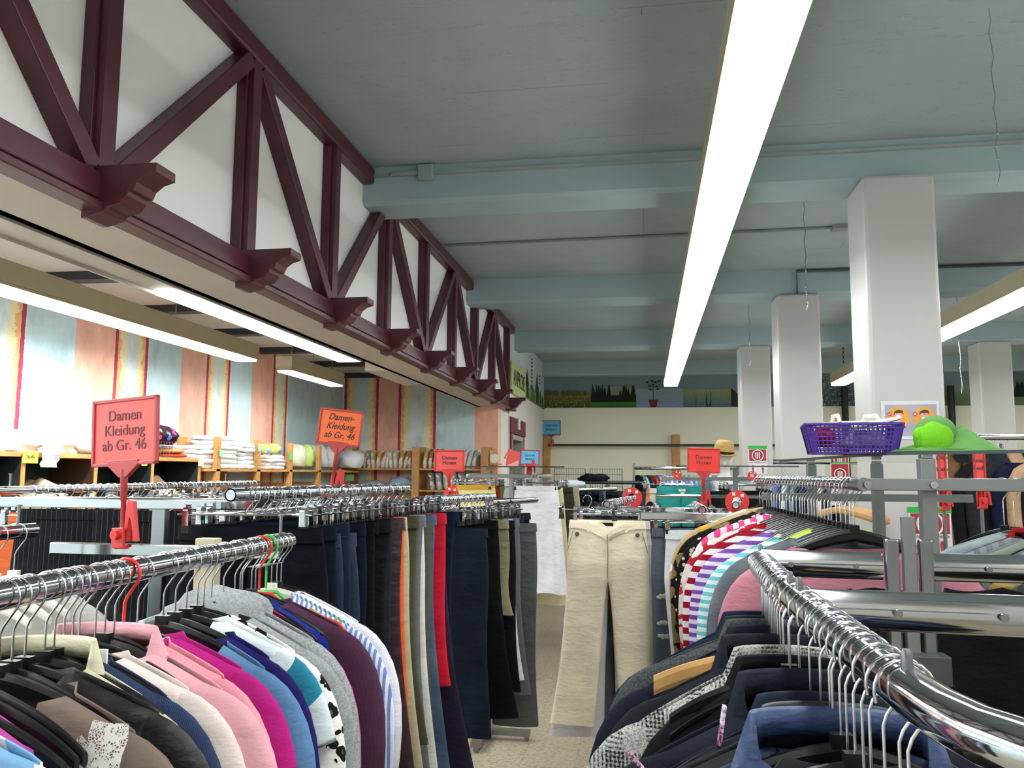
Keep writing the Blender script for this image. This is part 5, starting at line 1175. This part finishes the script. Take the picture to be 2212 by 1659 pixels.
for z in (1.625, 1.30): sb('shelf_board', PINE, (-3.50, -3.18, 5.66, 9.05, z-.02, z), root=ps_)
yy = [at(px_, 965, X=-3.18).y for px_ in (474, 561, 631, 693)]
for y in yy:
    sb('post', PINE, (-3.215, -3.18, y-.03, y+.03, .02, 1.865), (-3.50, -3.465, y-.03, y+.03, .02, 1.865), root=ps_)
    sb('rung', PINE, (-3.465, -3.215, y-.02, y+.02, 1.70, 1.73), (-3.465, -3.215, y-.02, y+.02, 1.48, 1.51), root=ps_)
pe = empty('shelf_unit', (-3.3, 9.1, 0), **T('pine ladder shelf against the end wall of the bay with fabric rolls', 'shelf'))
for z in (1.655, 1.42, 1.20): sb('shelf_board', PINE, (-3.42, -1.70, 8.92, 9.20, z-.02, z), root=pe)
for x in (-3.325, -2.52, -1.745):
    sb('post', PINE, (x-.04, x+.04, 8.90, 8.935, .02, 1.895), (x-.04, x+.04, 9.19, 9.22, .02, 1.895), root=pe)
addbox(pe, 'side_box', PINE, (-1.70, -1.69, 8.95, 9.2, 1.66, 1.86), (-1.70, -1.60, 8.95, 9.2, 1.70, 1.715))
# goods
WF_ = fabric('#dedcdc', None, rough=.8); 
for k, (y, rx, rz_) in enumerate(((3.45, .13, .07), (3.75, .14, .085), (4.0, .13, .08), (4.25, .13, .10), (4.50, .13, .085))):
    soft('fabric_heap', ('white fabric heap at the left edge', 'white fabric heap beside the yellow card', 'crumpled white fabric with grey folds', 'tall white fabric heap', 'white fabric bundle behind the large red sign')[k]+' on the dark shelving', 'fabric', (-3.36, y, 1.697+rz_*.55), rx, .16, rz_, WF_, k+1, 'white fabric on the dark shelving', amp=.26, n=30, mm=18)
m = MB(); rs = [[(.05*math.cos(2*PI*k/14)*(1-.3*j/6)+.01*math.sin(j), .045*math.sin(2*PI*k/14)+.012*math.sin(2.0*j), -.02*j) for k in range(14)] for j in range(7)]
m.rings(rs); m.build('draped_cloth', WF_, None, (-3.165, 4.02, 1.74), **T('white cloth corner hanging over the shelf edge by the yellow card', 'cloth'))
def shelfcard(label, px_, py_, X_, w_, h_, mat, body=None, Y_=None):
    p = at(px_, py_, X=X_) if Y_ is None else at(px_, py_, Y=Y_)
    r = empty('price_card', p, (0, 0, PI/2 if Y_ is None else 0), **T(label, 'card', 'paper cards on the shelves')); m = MB(); m.box(-w_/2, w_/2, -.001, .001, -h_/2, h_/2); m.build('paper', mat, r)
    if body: text('lettering', body, h_*.42, INK, r, (0, -.002, 0), (PI/2, 0, 0))
shelfcard('yellow card reading Stoffe on the dark shelving', 66, 987, -3.19, .11, .065, CARDY, 'Stoffe')
shelfcard('yellow card half hidden by the large red sign', 312, 1001, -3.19, .06, .03, CARDY)
shelfcard('pale yellow card at the end of the dark shelving', 434, 998, -3.19, .07, .055, plain('pale_card', '#dcdca8', .6))
shelfcard('mint green card on the first pine post', 478, 979, -3.17, .05, .05, MINT); shelfcard('mint green card on the second pine post', 561, 967, -3.17, .05, .06, MINT)
shelfcard('mint green card on the pine end post under the fabric rolls', 755, 1032, 0, .10, .07, MINT, None, 8.88)
shelfcard('green card on the third pine post', 628, 985, -3.17, .05, .07, CARDG)
# flower print bundle in a wire basket with folded orange cloths
soft('fabric_bundle', 'dark brown fabric bundle with colourful flower print', 'fabric', (-3.33, 5.22, 1.835), .13, .21, .085, fabric('#2e161a', 'floral', '#3f6ad0', 1.1, c3='#c43d7c'), 9, amp=.10, n=34, mm=20)
wb_ = MB()
for i in range(7):
    y = -.10+.2*i/6; wb_.tube([(0, y, 0), (0, y, .10)], .002, 4)
for z in (0, .035, .07, .10): wb_.tube([(0, -.10, z), (0, .10, z), (-.15, .10, z), (-.15, -.10, z), (0, -.10, z)], .002, 4)
wb_.build('wire_basket', CHROME, None, (-3.18, 5.10, 1.70), **T('small wire basket in front of the flower print bundle', 'basket'))
soft('folded_cloth', 'folded peach cloth under the flower print bundle', 'cloth', (-3.33, 5.36, 1.745), .11, .16, .026, fabric('#d8875a'), 5, 'folded orange cloths', amp=.06)
soft('folded_cloth', 'folded orange red cloth, lowest under the flower print bundle', 'cloth', (-3.33, 5.40, 1.713), .11, .16, .022, fabric('#c4482c'), 6, 'folded orange cloths', amp=.05)
m = MB(); m.box(-.16, .16, -.01, .01, 0, .14); m.build('white_board', plain('white_board', '#cfcfcc', .5), None, (-3.34, 4.86, 1.70), (.12, 0, 0), **T('thin white board leaning beside the flower print bundle', 'board'))
# goods in the cubes below
for y, c_, d_ in ((3.66, '#9a9ca0', 'grey spotted cloth in the leftmost visible cube'), (4.15, '#cfc2a0', 'cream translucent fabric in the cube below the yellow card'), (5.28, '#d9b49a', 'peach towel in the last dark cube')):
    soft('fabric_heap', d_, 'fabric', (-3.35, y, 1.40), .14, .19, .15, fabric(c_), int(y*10), amp=.2)
soft('fabric_heap', 'yellow towel corner in the last dark cube', 'fabric', (-3.32, 5.46, 1.37), .1, .06, .1, fabric('#d4a92f'), 3, amp=.2)
soft('folded_cloth', 'black cloth with lettering in a dark cube', 'cloth', (-3.35, 4.75, 1.42), .13, .15, .12, fabric('#15161a'), 3, amp=.05)
# towels
def towel_stack(y, n, h, label, c_='#dcdcda', x=-3.34, z=1.627, w_=.13, d_=.17):
    for k in range(n):
        r_ = random.Random(k+int(y*10)); m = MB(); ww, dd = w_*r_.uniform(.92, 1.05), d_*r_.uniform(.92, 1.05); hh = h*r_.uniform(.42, .5)
        ring = lambda z_, s: [(math.copysign(abs(math.cos(2*PI*q/26))**.45, math.cos(2*PI*q/26))*ww*s, math.copysign(abs(math.sin(2*PI*q/26))**.45, math.sin(2*PI*q/26))*dd*s, z_+.004*math.sin(5*q+k)) for q in range(26)]
        m.rings([ring(-hh, .93), ring(-hh*.5, 1), ring(hh*.5, 1), ring(hh, .93)])
        m.build('folded_towel', fabric(c_), None, (x+r_.uniform(-.01, .01), y+r_.uniform(-.01, .01), z+h*(k+.5)), (0, 0, r_.uniform(-.06, .06)), **T('white folded towel in '+label, 'towel', 'white towels in '+label))
towel_stack(6.05, 7, .036, 'the tall stack on the pine side shelf', d_=.2)
towel_stack(6.45, 6, .034, 'the second stack on the pine side shelf', d_=.17)
towel_stack(5.75, 5, .034, 'the stack beside the dark shelving', d_=.12)
towel_stack(6.95, 4, .03, 'the low stack beyond the second pine post', d_=.18)
soft('plastic_bag', 'blue and yellow packed bag on the pine side shelf', 'bag', (-3.34, 7.0, 1.80), .11, .16, .06, fabric('#7fa6c4', 'camo', '#d9c55c', .3), 4, amp=.08)
for k, (y, c_) in enumerate(((7.55, '#c8ccb0'), (7.75, '#b4cf72'), (7.93, '#bdbdb4'), (8.12, '#c9cdd0'), (8.35, '#d2d2cc'))):
    soft('plastic_bag', ('tall clear bag of cream fabric', 'lime green packed bag', 'clear bag of grey fabric', 'clear bag of pale fabric', 'white packed bag in the corner')[k]+' on the pine side shelf', 'bag', (-3.32, y, 1.625+.11), .10, .085, .14, fabric(c_, rough=.35), k+3, 'packed bags on the pine side shelf', amp=.16)
soft('plastic_bag', 'big white packed bag left of the fabric rolls', 'bag', (-3.2, 8.75, 1.625+.10), .13, .15, .13, fabric('#d5d6d6', rough=.35), 13, amp=.2)
for k, (y, c_, d_) in enumerate(((6.1, '#7789a4', 'blue grey cloth heap'), (6.8, '#b3342c', 'red and blue cloth heap'), (7.4, '#c9c9c6', 'white plastic bag heap'), (8.1, '#8b8f84', 'grey patterned cloth heap'))):
    soft('fabric_heap', d_+' on the lower pine side shelf', 'fabric', (-3.34, y, 1.36), .13, .22, .09, fabric(c_), k+30, amp=.2)
# fabric rolls leaning on the end wall shelf
rc = [('mint', '#8fb0a0'), ('pale green', '#a9b594'), ('amber', '#c79a4e'), ('mottled grey', '#8a8580'), ('sand', '#b9a37c'), ('orange beige', '#cc9650'), ('pink', '#cf9f9c'), ('light pink', '#d9b5b8'), ('pale aqua', '#a8b8ac'), ('cream', '#c5bb9c'), ('tan', '#b98f5c'), ('light brown', '#a8875f'), ('terracotta', '#b4684a')]
def fabric_roll(label, x, z, c_, lean, h=.20, group='fabric rolls on the end shelf', s=.036):
    m = MB(); m.rings([[(s*rr_*math.cos(2*PI*q/14)+lean*t_, .10*rr_*math.sin(2*PI*q/14), t_*h+.004*math.sin(q)) for q in range(14)] for t_, rr_ in ((.0, .75), (.12, 1), (.5, 1.02), (.85, .95), (.97, .7), (1.0, .3))])
    m.build('fabric_roll', fabric(c_, 'camo', '#d8d2c4', .5, rough=.4), None, (x, 9.04, z), **T(label, 'fabric roll', group))
for k, (nm, c_) in enumerate(rc): fabric_roll(nm+' packed fabric roll on the end wall shelf', -3.24+.052*k, 1.656, c_, .02+.035*math.sin(k*1.3))
for k, (nm, c_) in enumerate((('olive yellow', '#b9a052'), ('red flowered', '#9a5a3c'), ('brown gold', '#a88a50'), ('ochre', '#b8893c'))): fabric_roll(nm+' fabric roll beyond the middle end post', -2.44+.06*k, 1.656, c_, .03, .22)
for k, (nm, c_) in enumerate((('rose grey', '#b09a94'), ('smoke', '#a3a19c'), ('pale grey', '#b8b8b4'), ('silver white', '#c4c4c2'), ('blue grey', '#9aa4aa'))): fabric_roll(nm+' fabric roll behind the blue Herren Jacken side', -2.12+.058*k, 1.656, c_, .05, .21)
for k, (nm, c_) in enumerate((('dusty mauve', '#8c7d80'), ('ash', '#a5a098'), ('off white', '#bdb8ae'), ('pearl', '#b0a9a0'), ('dull pink', '#a99490'))): fabric_roll(nm+' fabric roll on the lower end shelf', -2.35+.085*k, 1.421, c_, -.02, .19, 'fabric rolls on the lower end shelf', .04)
soft('folded_cloth', 'grey folded cloth with magazine on the lower end shelf', 'cloth', (-3.05, 9.03, 1.475), .16, .1, .05, fabric('#8f9696'), 3, amp=.05)
soft('folded_cloth', 'light blue cloth bundle on the lower end shelf', 'cloth', (-2.72, 9.03, 1.49), .14, .1, .075, fabric('#8fa9bd'), 5, amp=.15)
m = MB(); m.tube([(0, 0, 0), (0, .03, 0)], .05, 20); m.build('tape_roll', WHITEP, None, (-1.65, 8.96, 1.77), **T('white tape roll on the end of the pine shelf', 'tape roll'))

# ================================================================ wall paintings, dressing room sign, hanging wires
def ptile(label, x0, x1, z0, z1, base, extra=(), Y_=13.525):
    r = empty('wall_painting', ((x0+x1)/2, Y_, z0), **T(label, 'painting', 'painted frieze along the back wall')); w_ = (x1-x0)/2
    m = MB(); m.box(-w_, w_, 0, .018, 0, z1-z0); m.build('background', base, r)
    for nm, mat, polys in extra:
        m = MB()
        for k, pl in enumerate(polys): m.prism([(x, -.001, z) for x, z in pl], (0, -.003-.0002*k, 0))
        m.build(nm, mat, r)
    return r
def gradm(name, lo, hi, s=3, spk=None, h=.25):
    t = NT(name); v = t.coord(); sx = t.n('ShaderNodeSeparateXYZ'); t.link(v, sx.inputs[0]); q = t.math('ADD', t.math('DIVIDE', sx.outputs[2], h), t.math('MULTIPLY', t.math('SUBTRACT', t.noise(v, 14, 4), .5), .5))
    c = t.ramp(q, [(0, srgb(lo)), (1, srgb(hi))]).outputs[0]
    if spk: c = t.mix(t.math('GREATER_THAN', t.noise(v, 30, 3), .56), c, srgb(spk))
    t.col(c); t.b.inputs['Roughness'].default_value = .8; return t.m
rp = random.Random(9)
spk_ = lambda n, x0, x1, z0, h, w_: [[(x0+(x1-x0)*rp.random()+dx, z0+dz) for dx, dz in ((0, 0), (w_, 0), (w_/2, h))] for _ in range(1)]
def trees(n, x0, x1, z0, h0, h1, w_):
    out = []
    for _ in range(n):
        x = rp.uniform(x0, x1); h = rp.uniform(h0, h1); out.append([(x-w_, z0), (x+w_, z0), (x+w_*.5, z0+h*.5), (x+w_*.6, z0+h*.45), (x, z0+h), (x-w_*.6, z0+h*.45), (x-w_*.5, z0+h*.5)])
    return out
Z0 = 2.688
ptile('painted grain field in the left of the back wall frieze', -1.655, -.887, Z0, Z0+.26, gradm('field_paint', '#2c3a1c', '#7d7a40', spk='#8f8a4a'), [('stalks', plain('stalk', '#6b6a38', .8), [[(x, .2), (x+.008, .2), (x+.004+rp.uniform(-.01, .01), .27+rp.random()*.03)] for x in [rp.uniform(-.37, .36) for _ in range(60)]])])
ptile('painted fir forest over a meadow on the back wall frieze', -.885, -.15, Z0, Z0+.34, gradm('forest_sky', '#6e8a6a', '#8d9a94', h=.34), [('meadow', gradm('meadow_paint', '#2f5a1e', '#4c7a2c', h=.1), [rect(-.366, .366, 0, .10)]), ('fir_trees', plain('fir_paint', '#121d14', .8), [rect(-.366, .366, .09, .20)]+trees(26, -.34, -.06, .12, .14, .28, .03)+trees(18, .10, .34, .12, .14, .26, .03))])
leaf = [[(x-.03, z), (x, z+.018), (x+.035, z+.005), (x, z-.012)] for x, z in ((.0, .36), (.05, .33), (-.06, .34), (.07, .29), (-.05, .28), (.03, .40), (-.02, .42), (.09, .42), (-.10, .40))]
ptile('painted potted plant on pale blue on the back wall frieze', -.148, .594, Z0, Z0+.30, gradm('sky_paint', '#7f94b4', '#93a7ae', h=.3), [('pot', plain('pot_paint', '#7a3428', .8), [[(-.05-.10, 0), (.05-.10, 0), (.065-.10, .10), (-.065-.10, .10)], rect(-.175, -.025, .09, .12)]), ('plant', plain('plant_paint', '#1c3224', .8), [[(x-.10, z) for x, z in pl] for pl in leaf]+[[(-.105, .10), (-.095, .10), (-.095, .38), (-.105, .38)]])])
ptile('painted pond with reeds on the back wall frieze', .596, 1.345, Z0, Z0+.28, gradm('pond_paint', '#4e6a82', '#93a070', h=.28), [('reeds', plain('reed_paint', '#26402a', .8), [[(x, .0), (x+.012, .0), (x+dx, h)] for x, dx, h in ((0, -.02, .30), (.03, .05, .26), (-.02, .0, .2), (-.18, .01, .22), (.05, .01, .32))])])
ptile('painted dark hill beside the pond on the back wall frieze', 1.347, 2.2, Z0, Z0+.32, gradm('hill_sky', '#6c7c80', '#7c8c8c', h=.32), [('hill', plain('hill_paint', '#33291f', .8), [[(-.426, 0), (.0, 0), (-.1, .12), (-.3, .18), (-.426, .30)]])])
ptile('painted bare trees between the columns on the frieze', 2.3, 3.4, Z0, Z0+.5, gradm('bare_sky', '#3c4a50', '#5f7276', spk='#8fa0a4', h=.5))
ptile('painted green hills on the frieze right of the nearest column', 4.3, 5.1, Z0, Z0+.30, gradm('hills_paint', '#5d6e38', '#8d9a8c', h=.3))
ptile('painted row of bushes at the far right of the frieze', 5.2, 6.8, Z0, Z0+.55, gradm('bush_sky', '#6c8050', '#5f7276', h=.55), [('bushes', plain('bush_paint', '#182218', .8), trees(26, -.6, .6, .12, .12, .3, .08))])
r = empty('wall_painting', (XW, 12.4, 2.66), (0, 0, PI/2), **T('painted meadow and cactus plants along the side wall', 'painting'))
m = MB(); m.box(-1.13, 1.12, -.012, -.001, 0, .17); m.build('meadow', gradm('side_meadow', '#54722a', '#9ab07c', h=.2), r)
m = MB()
for x, h in ((-.9, .42), (-.83, .3), (.1, .36), (.2, .5), (.3, .3), (.55, .25), (-.4, .28), (-.2, .22), (.8, .2)): m.prism([(x-.05, -.013, .02), (x+.05, -.013, .02), (x+.04, -.013, h*.8), (x, -.013, h), (x-.04, -.013, h*.8)], (0, -.004, 0))
m.build('plants', plain('cactus_paint', '#2e4524', .8), r)
a_, b_ = at(1104, 802, X=XW), at(1130, 862, X=XW)
r = empty('door_sign', (XW+.012, (10.10+11.20)/2, 2.58), (0, 0, PI/2), **T('yellow green wall sign reading ANPROBE above the doorway', 'sign'))
m = MB(); m.prism([(-.62, 0, .02), (.55, 0, .02), (.55, 0, .40), (.3, 0, .44), (-.3, 0, .40), (-.62, 0, .42)], (0, -.02, 0)); m.build('board', plain('anprobe_board', '#c4cf92', .6), r)
text('lettering', 'ANPROBE', .30, plain('anprobe_ink', '#23251c', .6), r, (-.02, -.022, .22), (PI/2, 0, 0), sx=.72)
for k, (x, y, z, zr) in enumerate(((at(2135, 0, Y=3.3).x, 3.3, at(2155, 400, Y=3.3).z, .0018), (at(1736, 435, Y=5.6).x, 5.6, at(1738, 670, Y=5.6).z, .003), (at(1666, 550, Y=8.0).x, 8.0, at(1668, 830, Y=8).z, .003), (at(1617, 660, Y=9.0).x, 9.0, at(1617, 790, Y=9).z, .003), (at(2071, 715, Y=8).x, 8.0, at(2075, 850, Y=8).z, .003))):
    m = MB(); n_ = 14; m.tube([(.006*math.sin(i*2.1), .004*math.sin(i*1.3), -(3.415-z)*i/n_) for i in range(n_+1)], zr, 5)
    for i in range(8, 14): m.sphere((.006*math.sin(i*2.1), 0, -(3.415-z)*i/n_), zr*2, zr*2, zr*2.6, 6, 4)
    m.build('hanging_wire', WIRE, None, (x, y, 3.415), **T(('twisted foil wire hanging at the upper right', 'wire hanging left of the nearest column', 'long wire beside the second column', 'short wire before the third column', 'wire hanging at right of the nearest column')[k], 'wire'))
m = MB()
for k in range(7): m.tube([(.012*math.cos(a2), 0, -.03*k+.016*math.sin(a2)) if k % 2 else (0, .012*math.cos(a2), -.03*k+.016*math.sin(a2)) for a2 in [2*PI*i/10 for i in range(11)]], .003, 5)
p = at(1821, 752, Y=11.0); m.build('chain', plain('dark_chain', '#2c2c2c', .4, .7), None, (p.x, p.y, min(3.4, p.z)), **T('short dark chain hanging at the far lamp end', 'chain'))
